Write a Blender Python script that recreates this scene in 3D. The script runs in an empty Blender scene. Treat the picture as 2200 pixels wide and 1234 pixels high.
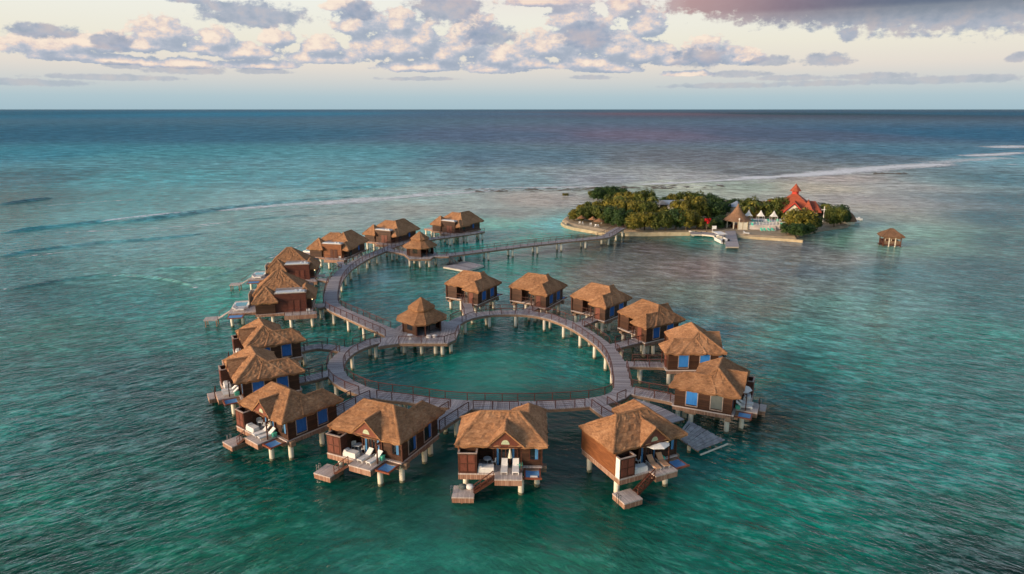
import bpy, math, random
import numpy as np
from mathutils import Vector, Matrix, noise as mnoise
random.seed(7)
rnd = random.random
def U(a, b): return a + (b - a) * rnd()
R = math.radians
sc = bpy.context.scene
COL = sc.collection

# ------------------------------------------------------------------ camera
F, CH = 1467.0, 37.6
PITCH = math.atan((617 - 234.5) / F)
cam_d = bpy.data.cameras.new('camera'); cam = bpy.data.objects.new('camera', cam_d); COL.objects.link(cam)
cam_d.sensor_width = 36; cam_d.lens = F / 2200 * 36; cam_d.clip_end = 200000; cam_d.clip_start = .5
cam.location = (0, 0, CH); cam.rotation_euler = (math.pi / 2 - PITCH, 0, 0)
sc.camera = cam

def at(px, py, z=0.0):
    """survey point of the photograph -> place on the horizontal plane at height z (metres)"""
    x = (px - 1100) / F; u = -(py - 617) / F
    Y = math.cos(PITCH) + u * math.sin(PITCH); Z = -math.sin(PITCH) + u * math.cos(PITCH)
    t = (z - CH) / Z
    return Vector((x * t, Y * t, z))
def lin(c):
    return tuple(((v / 255) / 12.92 if v / 255 <= .04045 else ((v / 255 + .055) / 1.055) ** 2.4) for v in c)

# ------------------------------------------------------------------ materials
def new_mat(name):
    m = bpy.data.materials.new(name); m.use_nodes = True
    nt = m.node_tree; b = nt.nodes['Principled BSDF']
    return m, nt, b
def N(nt, t, **k):
    n = nt.nodes.new(t)
    for a, v in k.items(): setattr(n, a, v)
    return n
def mapped(nt, scale=(1, 1, 1), rot=(0, 0, 0), coord='Object'):
    tc = N(nt, 'ShaderNodeTexCoord'); mp = N(nt, 'ShaderNodeMapping')
    mp.inputs['Scale'].default_value = scale; mp.inputs['Rotation'].default_value = rot
    nt.links.new(tc.outputs[coord], mp.inputs[0]); return mp.outputs[0]
def noise_mat(name, c1, c2, scale=4, stretch=(1, 1, 1), rough=.8, bump=.0, detail=5, c3=None, coord='Object', dist=.05, spec=.3):
    m, nt, b = new_mat(name); L = nt.links
    v = mapped(nt, stretch, coord=coord)
    n = N(nt, 'ShaderNodeTexNoise'); n.inputs['Scale'].default_value = scale; n.inputs['Detail'].default_value = detail; n.inputs['Roughness'].default_value = .65
    L.new(v, n.inputs['Vector'])
    r = N(nt, 'ShaderNodeValToRGB'); e = r.color_ramp.elements
    e[0].position = .32; e[1].position = .68; e[0].color = (*c1, 1); e[1].color = (*c2, 1)
    if c3: k = e.new(.5); k.color = (*c3, 1)
    L.new(n.outputs['Fac'], r.inputs[0])
    oi = N(nt, 'ShaderNodeObjectInfo'); hs = N(nt, 'ShaderNodeHueSaturation')
    mr = N(nt, 'ShaderNodeMapRange'); mr.inputs[3].default_value = .88; mr.inputs[4].default_value = 1.12
    L.new(oi.outputs['Random'], mr.inputs[0]); L.new(mr.outputs[0], hs.inputs['Value'])
    L.new(r.outputs[0], hs.inputs['Color']); L.new(hs.outputs[0], b.inputs['Base Color'])
    b.inputs['Roughness'].default_value = rough
    b.inputs['Specular IOR Level'].default_value = spec
    if bump:
        bp = N(nt, 'ShaderNodeBump'); bp.inputs['Strength'].default_value = bump; bp.inputs['Distance'].default_value = dist
        L.new(n.outputs['Fac'], bp.inputs['Height']); L.new(bp.outputs[0], b.inputs['Normal'])
    return m
def plank_mat(name, c1, c2, w=.28, axis=0, coord='Object', rough=.75, gap=.08, spec=.3):
    """boards w metres wide laid side by side along one axis, each with its own tone, thin dark gaps"""
    m, nt, b = new_mat(name); L = nt.links
    tc = N(nt, 'ShaderNodeTexCoord'); sx = N(nt, 'ShaderNodeSeparateXYZ'); L.new(tc.outputs[coord], sx.inputs[0])
    d = N(nt, 'ShaderNodeMath', operation='DIVIDE'); d.inputs[1].default_value = w; L.new(sx.outputs[axis], d.inputs[0])
    fl = N(nt, 'ShaderNodeMath', operation='FLOOR'); L.new(d.outputs[0], fl.inputs[0])
    fr = N(nt, 'ShaderNodeMath', operation='FRACT'); L.new(d.outputs[0], fr.inputs[0])
    wn = N(nt, 'ShaderNodeTexWhiteNoise', noise_dimensions='1D'); L.new(fl.outputs[0], wn.inputs['W'])
    n = N(nt, 'ShaderNodeTexNoise'); n.inputs['Scale'].default_value = 1.3; n.inputs['Detail'].default_value = 6; L.new(tc.outputs[coord], n.inputs['Vector'])
    mx = N(nt, 'ShaderNodeMath', operation='ADD'); L.new(wn.outputs['Value'], mx.inputs[0]); L.new(n.outputs['Fac'], mx.inputs[1])
    hf = N(nt, 'ShaderNodeMath', operation='MULTIPLY'); hf.inputs[1].default_value = .5; L.new(mx.outputs[0], hf.inputs[0])
    r = N(nt, 'ShaderNodeValToRGB'); e = r.color_ramp.elements; e[0].position = .22; e[1].position = .76; e[0].color = (*c1, 1); e[1].color = (*c2, 1)
    L.new(hf.outputs[0], r.inputs[0])
    g = N(nt, 'ShaderNodeMath', operation='GREATER_THAN'); g.inputs[1].default_value = gap; L.new(fr.outputs[0], g.inputs[0])
    gm = N(nt, 'ShaderNodeMapRange'); gm.inputs[3].default_value = .35; gm.inputs[4].default_value = 1; L.new(g.outputs[0], gm.inputs[0])
    ml = N(nt, 'ShaderNodeMix', data_type='RGBA', blend_type='MULTIPLY'); ml.inputs[0].default_value = 1
    L.new(r.outputs[0], ml.inputs[6]); L.new(gm.outputs[0], ml.inputs[7]); L.new(ml.outputs[2], b.inputs['Base Color'])
    b.inputs['Roughness'].default_value = rough; b.inputs['Specular IOR Level'].default_value = spec
    bp = N(nt, 'ShaderNodeBump'); bp.inputs['Strength'].default_value = .5; bp.inputs['Distance'].default_value = .01
    L.new(g.outputs[0], bp.inputs['Height']); L.new(bp.outputs[0], b.inputs['Normal'])
    return m
def plain(name, c, rough=.6, spec=.4, metal=0, emit=0):
    m = noise_mat(name, tuple(x * .88 for x in c), tuple(min(1, x * 1.08) for x in c), scale=2.2, rough=rough, spec=spec)
    b = m.node_tree.nodes['Principled BSDF']; b.inputs['Metallic'].default_value = metal
    if emit:
        b.inputs['Emission Color'].default_value = (1, .72, .35, 1); b.inputs['Emission Strength'].default_value = emit
    return m
def thatch_mat(name, c1, c2, c3):
    m, nt, b = new_mat(name); L = nt.links
    def nz(scale, st, det=6, ro=.7):
        n = N(nt, 'ShaderNodeTexNoise'); n.inputs['Scale'].default_value = scale; n.inputs['Detail'].default_value = det; n.inputs['Roughness'].default_value = ro
        L.new(mapped(nt, st), n.inputs['Vector']); return n.outputs['Fac']
    n1 = nz(3.2, (.7, .7, 2.6)); n2 = nz(.55, (1, 1, 1), 3); n3 = nz(14, (1, 1, .5), 3)
    a = N(nt, 'ShaderNodeMath', operation='MULTIPLY_ADD'); a.inputs[1].default_value = .55; L.new(n1, a.inputs[0])
    k = N(nt, 'ShaderNodeMath', operation='MULTIPLY'); k.inputs[1].default_value = .32; L.new(n2, k.inputs[0]); L.new(k.outputs[0], a.inputs[2])
    a2 = N(nt, 'ShaderNodeMath', operation='MULTIPLY_ADD'); a2.inputs[1].default_value = .28; L.new(n3, a2.inputs[0]); L.new(a.outputs[0], a2.inputs[2])
    r = N(nt, 'ShaderNodeValToRGB'); e = r.color_ramp.elements; e[0].position = .455; e[1].position = .73
    e[0].color = (*c1, 1); e[1].color = (*c3, 1); k2 = e.new(.58); k2.color = (*c2, 1)
    L.new(a2.outputs[0], r.inputs[0])
    oi = N(nt, 'ShaderNodeObjectInfo'); hs = N(nt, 'ShaderNodeHueSaturation')
    mr = N(nt, 'ShaderNodeMapRange'); mr.inputs[3].default_value = .82; mr.inputs[4].default_value = 1.14
    L.new(oi.outputs['Random'], mr.inputs[0]); L.new(mr.outputs[0], hs.inputs['Value']); L.new(r.outputs[0], hs.inputs['Color'])
    L.new(hs.outputs[0], b.inputs['Base Color']); b.inputs['Roughness'].default_value = .95; b.inputs['Specular IOR Level'].default_value = .1
    # overlapping courses: horizontal steps down the slope
    tc = N(nt, 'ShaderNodeTexCoord'); sx = N(nt, 'ShaderNodeSeparateXYZ'); L.new(tc.outputs['Object'], sx.inputs[0])
    wz = N(nt, 'ShaderNodeMath', operation='MULTIPLY_ADD'); wz.inputs[1].default_value = .35; L.new(n1, wz.inputs[0])
    zs = N(nt, 'ShaderNodeMath', operation='MULTIPLY'); zs.inputs[1].default_value = 3.1; L.new(sx.outputs[2], zs.inputs[0]); L.new(zs.outputs[0], wz.inputs[2])
    fr = N(nt, 'ShaderNodeMath', operation='FRACT'); L.new(wz.outputs[0], fr.inputs[0])
    hh = N(nt, 'ShaderNodeMath', operation='MULTIPLY_ADD'); hh.inputs[1].default_value = -.5; L.new(fr.outputs[0], hh.inputs[0]); L.new(a2.outputs[0], hh.inputs[2])
    bp = N(nt, 'ShaderNodeBump'); bp.inputs['Strength'].default_value = .8; bp.inputs['Distance'].default_value = .12
    L.new(hh.outputs[0], bp.inputs['Height']); L.new(bp.outputs[0], b.inputs['Normal'])
    return m

M = {}
M['thatch'] = thatch_mat('thatch', (.20, .10, .052), (.35, .178, .09), (.52, .295, .16))
M['thatch_old'] = thatch_mat('thatch_weathered', (.13, .075, .045), (.24, .135, .080), (.35, .21, .13))
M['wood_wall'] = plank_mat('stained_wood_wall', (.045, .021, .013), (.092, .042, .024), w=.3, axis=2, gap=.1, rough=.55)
M['wood_end'] = noise_mat('sunlit_orange_boards', (.15, .055, .022), (.30, .115, .045), scale=1.2, stretch=(.6, .6, 5), rough=.6, c3=(.22, .08, .032))  # varnished boards, warm sun glow painted into the orange
M['dark_wood'] = noise_mat('dark_red_wood', (.055, .02, .014), (.11, .042, .026), scale=2, stretch=(1, 1, 4), rough=.45)
M['panel'] = noise_mat('rosewood_panel', (.13, .042, .028), (.22, .075, .05), scale=2, stretch=(4, 4, 1), rough=.5)
M['rail'] = noise_mat('painted_rail', (.065, .025, .02), (.13, .05, .036), scale=1.2, rough=.5)
M['deck'] = plank_mat('villa_deck_planks', (.48, .39, .35), (.66, .57, .52), w=.15, axis=0, gap=.1)
M['walk'] = plank_mat('boardwalk_planks', (.27, .235, .24), (.52, .47, .47), w=.22, axis=0, coord='UV', gap=.12)
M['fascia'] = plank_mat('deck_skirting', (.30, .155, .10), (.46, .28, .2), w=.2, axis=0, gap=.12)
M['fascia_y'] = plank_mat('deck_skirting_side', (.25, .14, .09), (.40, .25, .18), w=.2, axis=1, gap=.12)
M['beam'] = noise_mat('deck_beams', (.20, .12, .075), (.36, .24, .16), scale=1.6, stretch=(1, 1, 4), rough=.85)
M['trim'] = noise_mat('bleached_trim', (.30, .22, .18), (.50, .40, .34), scale=3, rough=.8)
# concrete piles: pale cream, green-brown growth near the water line
m, nt, b = new_mat('pile_concrete'); L = nt.links
geo = N(nt, 'ShaderNodeNewGeometry'); sx = N(nt, 'ShaderNodeSeparateXYZ'); L.new(geo.outputs['Position'], sx.inputs[0])
n = N(nt, 'ShaderNodeTexNoise'); n.inputs['Scale'].default_value = 3; n.inputs['Detail'].default_value = 5; L.new(geo.outputs['Position'], n.inputs['Vector'])
ad = N(nt, 'ShaderNodeMath', operation='MULTIPLY_ADD'); ad.inputs[1].default_value = -.5; L.new(n.outputs['Fac'], ad.inputs[0]); L.new(sx.outputs[2], ad.inputs[2])
r = N(nt, 'ShaderNodeValToRGB'); e = r.color_ramp.elements; e[0].position = .0; e[0].color = (.16, .16, .10, 1); e[1].position = .10; e[1].color = (.70, .64, .50, 1); k = e.new(.7); k.color = (.80, .75, .62, 1)
L.new(ad.outputs[0], r.inputs[0]); L.new(r.outputs[0], b.inputs['Base Color']); b.inputs['Roughness'].default_value = .8
M['pile'] = m
M['white'] = plain('white_paint', (.80, .78, .74), .5)
M['cushion'] = plain('white_cushion', (.82, .80, .77), .9, .1)
M['tan_fabric'] = plain('tan_cushion', (.62, .36, .22), .9, .1)
M['cream'] = plain('cream_paint', (.74, .68, .55), .6)
M['curtain'] = noise_mat('blue_curtain', (.02, .10, .36), (.04, .18, .52), scale=2.5, stretch=(5, 5, .4), rough=.8)
M['curtain_light'] = noise_mat('sky_blue_curtain', (.04, .16, .36), (.10, .28, .52), scale=2.5, stretch=(5, 5, .4), rough=.8)
M['bright_curtain'] = noise_mat('bright_blue_curtain', (.03, .20, .62), (.06, .30, .75), scale=2.5, stretch=(5, 5, .4), rough=.7)
M['red_wall'] = noise_mat('dark_red_boards', (.07, .022, .015), (.13, .042, .028), scale=1.4, stretch=(1, 1, 4), rough=.55)
M['net'] = noise_mat('blue_hammock_net', (.09, .24, .50), (.14, .34, .62), scale=6, rough=.75)
M['net_frame'] = noise_mat('net_frame_wood', (.20, .055, .03), (.32, .10, .055), scale=2, rough=.5)
M['teal'] = plain('teal_box', (.12, .62, .42), .5)
M['grey_cloth'] = plain('grey_cushion', (.16, .18, .17), .9, .1)
M['glass'] = plain('dark_window_glass', (.012, .016, .02), .08, .8)
M['stained'] = noise_mat('stained_glass', (.25, .35, .25), (.62, .62, .42), scale=6, rough=.2)
M['steel'] = plain('ladder_steel', (.6, .6, .6), .25, .5, 1)
M['lamp'] = plain('lit_lamp_globe', (.9, .8, .6), .4, .4, 0, 5)
M['tank'] = plain('rooftop_tray', (.62, .66, .70), .5)
M['black'] = plain('black_rubber', (.02, .02, .022), .5)
M['pool_water'] = plain('pool_water', (.03, .30, .42), .05, .6)
M['pool_deck'] = noise_mat('pool_terrace', (.50, .44, .40), (.66, .60, .56), scale=1.2, rough=.8)
M['sand'] = noise_mat('island_sand', (.30, .23, .155), (.46, .37, .26), scale=.5, rough=.95, bump=.3)
M['seawall'] = noise_mat('sea_wall', (.44, .34, .20), (.62, .52, .34), scale=.8, rough=.9)
M['red_roof'] = noise_mat('red_shingle_roof', (.25, .055, .028), (.40, .10, .05), scale=1.5, stretch=(1, 1, 3), rough=.7, bump=.2)
M['red_trim'] = plain('red_trim', (.5, .05, .03), .5)
M['blue_roof'] = noise_mat('blue_metal_roof', (.22, .28, .36), (.33, .39, .48), scale=1, rough=.5)
M['grey_roof'] = noise_mat('grey_roof', (.26, .26, .26), (.42, .42, .42), scale=1, rough=.7)
M['red_bloom'] = plain('red_blossom', (.6, .01, .015), .7)
M['bark'] = noise_mat('bark', (.09, .06, .04), (.17, .12, .085), scale=3, stretch=(1, 1, .4), rough=.95)
M['rock'] = noise_mat('dark_rock', (.06, .055, .05), (.15, .14, .12), scale=2, rough=.95, bump=.5)
M['skin'] = plain('skin', (.30, .16, .10), .6)
M['shirt'] = plain('shirt', (.55, .55, .55), .9)
def leaf_mat(name, c1, c2):
    m, nt, b = new_mat(name); L = nt.links
    n = N(nt, 'ShaderNodeTexNoise'); n.inputs['Scale'].default_value = .8; n.inputs['Detail'].default_value = 4
    L.new(mapped(nt), n.inputs['Vector'])
    r = N(nt, 'ShaderNodeValToRGB'); e = r.color_ramp.elements; e[0].position = .38; e[1].position = .64; e[0].color = (*c1, 1); e[1].color = (*c2, 1)
    L.new(n.outputs['Fac'], r.inputs[0]); L.new(r.outputs[0], b.inputs['Base Color'])
    b.inputs['Roughness'].default_value = .6; b.inputs['Specular IOR Level'].default_value = .25
    return m
M['leaf_yellow'] = leaf_mat('olive_leaves', (.065, .075, .010), (.24, .195, .028))
M['leaf_mid'] = leaf_mat('green_leaves', (.038, .06, .010), (.12, .13, .022))
M['leaf_dark'] = leaf_mat('dark_leaves', (.016, .04, .010), (.05, .092, .02))

# ------------------------------------------------------------------ mesh builder
class MB:
    def __init__(s, mirror=1):
        s.v = []; s.f = []; s.uv = None; s.k = mirror; s.smooth = False
    def add(s, verts, faces):
        o = len(s.v); s.v += [(x * s.k, y, z) for x, y, z in verts]
        s.f += [tuple(o + i for i in (f if s.k > 0 else f[::-1])) for f in faces]
    def box(s, x0, x1, y0, y1, z0, z1):
        s.add([(x0, y0, z0), (x1, y0, z0), (x1, y1, z0), (x0, y1, z0), (x0, y0, z1), (x1, y0, z1), (x1, y1, z1), (x0, y1, z1)],
              [(3, 2, 1, 0), (4, 5, 6, 7), (0, 1, 5, 4), (1, 2, 6, 5), (2, 3, 7, 6), (3, 0, 4, 7)])
    def beam(s, a, b, w=.1, h=None, up=(0, 0, 1)):
        a = Vector(a); b = Vector(b); h = h or w; d = (b - a).normalized(); u = Vector(up)
        if abs(d.dot(u)) > .95: u = Vector((1, 0, 0))
        sd = d.cross(u).normalized() * w / 2; u = sd.cross(d).normalized() * h / 2
        vs = [tuple(p + i * sd + j * u) for p in (a, b) for i, j in ((-1, -1), (1, -1), (1, 1), (-1, 1))]
        s.add(vs, [(3, 2, 1, 0), (4, 5, 6, 7), (0, 1, 5, 4), (1, 2, 6, 5), (2, 3, 7, 6), (3, 0, 4, 7)])
    def prism(s, poly, z0, z1):
        n = len(poly); a = sum(poly[i][0] * poly[(i + 1) % n][1] - poly[(i + 1) % n][0] * poly[i][1] for i in range(n))
        if a < 0: poly = poly[::-1]
        s.add([(x, y, z0) for x, y in poly] + [(x, y, z1) for x, y in poly],
              [tuple(range(n))[::-1], tuple(range(n, 2 * n))] + [(i, (i + 1) % n, n + (i + 1) % n, n + i) for i in range(n)])
    def cyl(s, x, y, z0, z1, r0, r1=None, n=12):
        r1 = r0 if r1 is None else r1
        s.add([(x + r * math.cos(i * 2 * math.pi / n), y + r * math.sin(i * 2 * math.pi / n), z) for z, r in ((z0, r0), (z1, r1)) for i in range(n)],
              [tuple(range(n))[::-1], tuple(range(n, 2 * n))] + [(i, (i + 1) % n, n + (i + 1) % n, n + i) for i in range(n)])
    def cone_fan(s, x, y, z0, z1, r, n=10, sag=0, ring=5, off=0):
        vs = []; fs = []
        for j in range(ring + 1):
            t = j / ring; rr = r * (1 - t) + .02; z = z0 + (z1 - z0) * (t - sag * math.sin(math.pi * t))
            for i in range(n):
                a = off + i * 2 * math.pi / n; vs.append((x + rr * math.cos(a), y + rr * math.sin(a), z))
        for j in range(ring):
            for i in range(n): fs.append((j * n + i, j * n + (i + 1) % n, (j + 1) * n + (i + 1) % n, (j + 1) * n + i))
        fs.append(tuple(ring * n + i for i in range(n)))
        o = len(vs); vs += [(vx, vy, vz - .06) for vx, vy, vz in vs[:n]]
        fs += [(o + i, o + (i + 1) % n, (i + 1) % n, i) for i in range(n)]; fs.append(tuple(o + i for i in range(n))[::-1])
        s.add(vs, fs)
    def hips(s, x0, x1, y0, y1, z0, z1, ix0, ix1, iy0=None, iy1=None, th=.28, step=.45, amp=.06):
        """thatched hip roof; ridge from (x0+ix0) to (x1-ix1) along x, or along y if iy given"""
        if iy0 is None:
            ym = (y0 + y1) / 2; ra = Vector((x0 + ix0, ym, z1)); rb = Vector((x1 - ix1, ym, z1))
            A, B, C, D = [Vector(p) for p in ((x0, y0, z0), (x1, y0, z0), (x1, y1, z0), (x0, y1, z0))]
            quads = [(A, B, rb, ra), (B, C, rb, rb), (C, D, ra, rb), (D, A, ra, ra)]
        else:
            xm = (x0 + x1) / 2; ra = Vector((xm, y0 + iy0, z1)); rb = Vector((xm, y1 - iy1, z1))
            A, B, C, D = [Vector(p) for p in ((x0, y0, z0), (x1, y0, z0), (x1, y1, z0), (x0, y1, z0))]
            quads = [(A, B, ra, ra), (B, C, rb, ra), (C, D, rb, rb), (D, A, ra, rb)]
        for q in quads: s.thatch(q, th, step, amp)
        e = .06
        s.add([(x0 + e, y0 + e, z0 - th * .55), (x1 - e, y0 + e, z0 - th * .55), (x1 - e, y1 - e, z0 - th * .55), (x0 + e, y1 - e, z0 - th * .55)], [(3, 2, 1, 0)])
        # raised ridge and hip rolls
        for a, b in ((ra, rb), (A, ra), (D, ra if iy0 is None else rb), (B, rb if iy0 is None else ra), (C, rb)):
            if (a - b).length > .1: s.roll(a, b, .13)
    def roll(s, a, b, r):
        n = max(2, int((b - a).length / .6)); d = (b - a).normalized(); sd = d.cross(Vector((0, 0, 1))).normalized(); u = sd.cross(d)
        vs = []; fs = []
        for j in range(n + 1):
            p = a.lerp(b, j / n); rr = r * U(.75, 1.2)
            for t in (-1, -.5, 0, .5, 1): vs.append(tuple(p + sd * t * rr * 1.7 + u * (rr * (1 - t * t) - .03)))
        for j in range(n):
            for i in range(4): fs.append((j * 5 + i, (j + 1) * 5 + i, (j + 1) * 5 + i + 1, j * 5 + i + 1))
        s.add(vs, [f[::-1] for f in fs])
    def thatch(s, q, th=.28, step=.45, amp=.06, skirt=True):
        a, b, c, d = q     # a,b eave ; d,c top
        nu = max(2, int((b - a).length / step)); nv = max(2, int(max((d - a).length, (c - b).length) / step))
        nrm = (b - a).cross((d - a) + (c - b)).normalized()
        vs = []; fs = []
        for j in range(nv + 1):
            t = j / nv
            for i in range(nu + 1):
                u = i / nu; p = a.lerp(b, u).lerp(d.lerp(c, u), t)
                k = 0 if i in (0, nu) else 1
                p = p + nrm * (k * amp * (2 * rnd() - 1) + .05 * math.sin(math.pi * t))
                if j == 0 and k: p = p + Vector((0, 0, -1)) * U(-.03, .15)
                vs.append(tuple(p))
        W = nu + 1
        for j in range(nv):
            for i in range(nu): fs.append((j * W + i, j * W + i + 1, (j + 1) * W + i + 1, (j + 1) * W + i))
        if skirt:
            o = len(vs); ins = Vector((nrm.x, nrm.y, 0)).normalized() * -.12
            for i in range(W): vs.append(tuple(Vector(vs[i]) + Vector((0, 0, -th * U(.8, 1.15))) + ins))
            for i in range(nu): fs.append((o + i, o + i + 1, i + 1, i))
        s.add(vs, fs)
    def mesh(s, name, mat, smooth=False):
        me = bpy.data.meshes.new(name); me.from_pydata(s.v, [], s.f)
        if s.uv:
            ul = me.uv_layers.new(name='UVMap')
            for p in me.polygons:
                for li in p.loop_indices: ul.data[li].uv = s.uv[me.loops[li].vertex_index]
        me.materials.append(M[mat] if isinstance(mat, str) else mat); me.update()
        if smooth:
            for p in me.polygons: p.use_smooth = True
        return me
def obj(name, mb, mat, parent=None, smooth=False, label=None):
    me = mb.mesh(name, mat, smooth) if isinstance(mb, MB) else mb
    o = bpy.data.objects.new(name, me); COL.objects.link(o)
    if parent: o.parent = parent
    if label: o['label'] = label
    return o
def thing(name, label, cat, loc=(0, 0, 0), rz=0, group=None, s=1):
    o = bpy.data.objects.new(name, None); COL.objects.link(o); o.location = loc; o.rotation_euler = (0, 0, rz); o.scale = (s, s, s)
    o.empty_display_size = .2
    tag(o, label, cat, group); return o
def tag(o, label=None, cat=None, group=None, kind=None):
    if label: o['label'] = label
    if cat: o['category'] = cat
    if group: o['group'] = group
    if kind: o['kind'] = kind
    return o
class Kit:
    """part list of one kind of thing: spawned again and again with shared meshes"""
    def __init__(s, mirror=1): s.p = []; s.k = mirror
    def mb(s): return MB(s.k)
    def add(s, name, mb, mat, parent=None, smooth=False, label=None):
        s.p.append((name, mb.mesh(name, mat, smooth), parent, label)); return len(s.p) - 1
    def spawn(s, name, label, cat, loc, rz, group=None, sc_=1, skip=(), relabel={}):
        root = thing(name, label, cat, loc, rz, group, sc_); made = {}
        for i, (n, me, par, lb) in enumerate(s.p):
            if n in skip or (par is not None and par not in made): continue
            made[i] = obj(n, me, None, root if par is None else made[par], label=relabel.get(n, lb))
        return root

# ------------------------------------------------------------------ furniture kits
def lounger_kit(mat):
    k = Kit(); m = k.mb()
    for x in (-.32, .32): m.box(x - .03, x + .03, -1, .95, .24, .3)
    for x in (-.29, .29):
        for y in (-.85, .35, .85): m.box(x - .03, x + .03, y - .03, y + .03, 0, .25)
    k.add('frame', m, 'white')
    m = k.mb(); m.box(-.31, .31, -.98, .3, .3, .4); k.add('seat', m, mat)
    m = k.mb(); m.beam((0, .3, .36), (0, .92, .86), .62, .1); k.add('backrest', m, mat)
    return k
LOUNGER = lounger_kit('cushion'); LOUNGER_T = lounger_kit('tan_fabric')
def chair_kit():
    k = Kit(); m = k.mb()
    m.cyl(0, 0, .42, .48, .26, .28, 10); k.add('seat', m, 'white')
    m = k.mb()
    for i in range(-3, 4):
        a = i * .42; x0, y0 = .29 * math.sin(a), .29 * math.cos(a); x1, y1 = .29 * math.sin(a + .42), .29 * math.cos(a + .42)
        if i < 3: m.beam((x0, y0, .68), (x1, y1, .68), .04, .42)
    k.add('backrest', m, 'white')
    for x in (-.2, .2):
        for y in (-.2, .2):
            m = k.mb(); m.beam((x * 1.2, y * 1.2, 0), (x * .9, y * .9, .43), .045); k.add('leg', m, 'white')
    return k
CHAIR = chair_kit()
def table_kit():
    k = Kit(); m = k.mb(); m.cyl(0, 0, .7, .75, .42, .42, 14); k.add('tabletop', m, 'tank')
    m = k.mb(); m.cyl(0, 0, .03, .7, .05, .05, 8); k.add('stem', m, 'white')
    m = k.mb(); m.cyl(0, 0, 0, .04, .25, .25, 12); k.add('base', m, 'white'); return k
TABLE = table_kit()
def daybed_kit():
    k = Kit(); m = k.mb(); m.box(-.8, .8, -.4, .4, 0, .35); k.add('base', m, 'white')
    m = k.mb(); m.box(-.76, .76, -.36, .36, .35, .55); k.add('mattress', m, 'cushion')
    m = k.mb(); m.box(-.74, -.45, -.3, .3, .55, .66); k.add('pillow', m, 'cushion'); return k
DAYBED = daybed_kit()
def parasol_kit(openp):
    k = Kit(); m = k.mb(); m.cyl(0, 0, .05, 2.35, .03, .03, 6); k.add('pole', m, 'dark_wood')
    m = k.mb(); m.cyl(0, 0, 0, .08, .28, .28, 10); k.add('base', m, 'grey_cloth')
    m = k.mb()
    if openp: m.cone_fan(0, 0, 2.2, 2.65, 1.45, 8, 0, 3)
    else:
        m.cone_fan(0, 0, 1.05, 2.5, .2, 8, .12, 5)
    k.add('canopy', m, 'white' if openp else 'cream'); return k
PARASOL_O = parasol_kit(True); PARASOL_C = parasol_kit(False)
def cube_kit():
    k = Kit(); m = k.mb(); m.box(-.24, .24, -.24, .24, .03, .4); k.add('body', m, 'teal')
    m = k.mb(); m.box(-.27, .27, -.27, .27, .4, .48); k.add('lid', m, 'teal'); return k
CUBE = cube_kit()
def beanbag_kit(mat):
    k = Kit(); m = k.mb(); vs = []; fs = []; n = 12
    for j, (r, z) in enumerate(((.30, 0), (.42, .12), (.44, .24), (.36, .36), (.18, .43))):
        for i in range(n): a = i * 2 * math.pi / n; vs.append((r * math.cos(a), r * math.sin(a) * .9, z))
    for j in range(4):
        for i in range(n): fs.append((j * n + i, j * n + (i + 1) % n, (j + 1) * n + (i + 1) % n, (j + 1) * n + i))
    fs.append(tuple(4 * n + i for i in range(n))); m.add(vs, fs); k.add('cushion', m, mat, smooth=True); return k
BEAN_G = beanbag_kit('grey_cloth'); BEAN_W = beanbag_kit('cushion')

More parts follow.
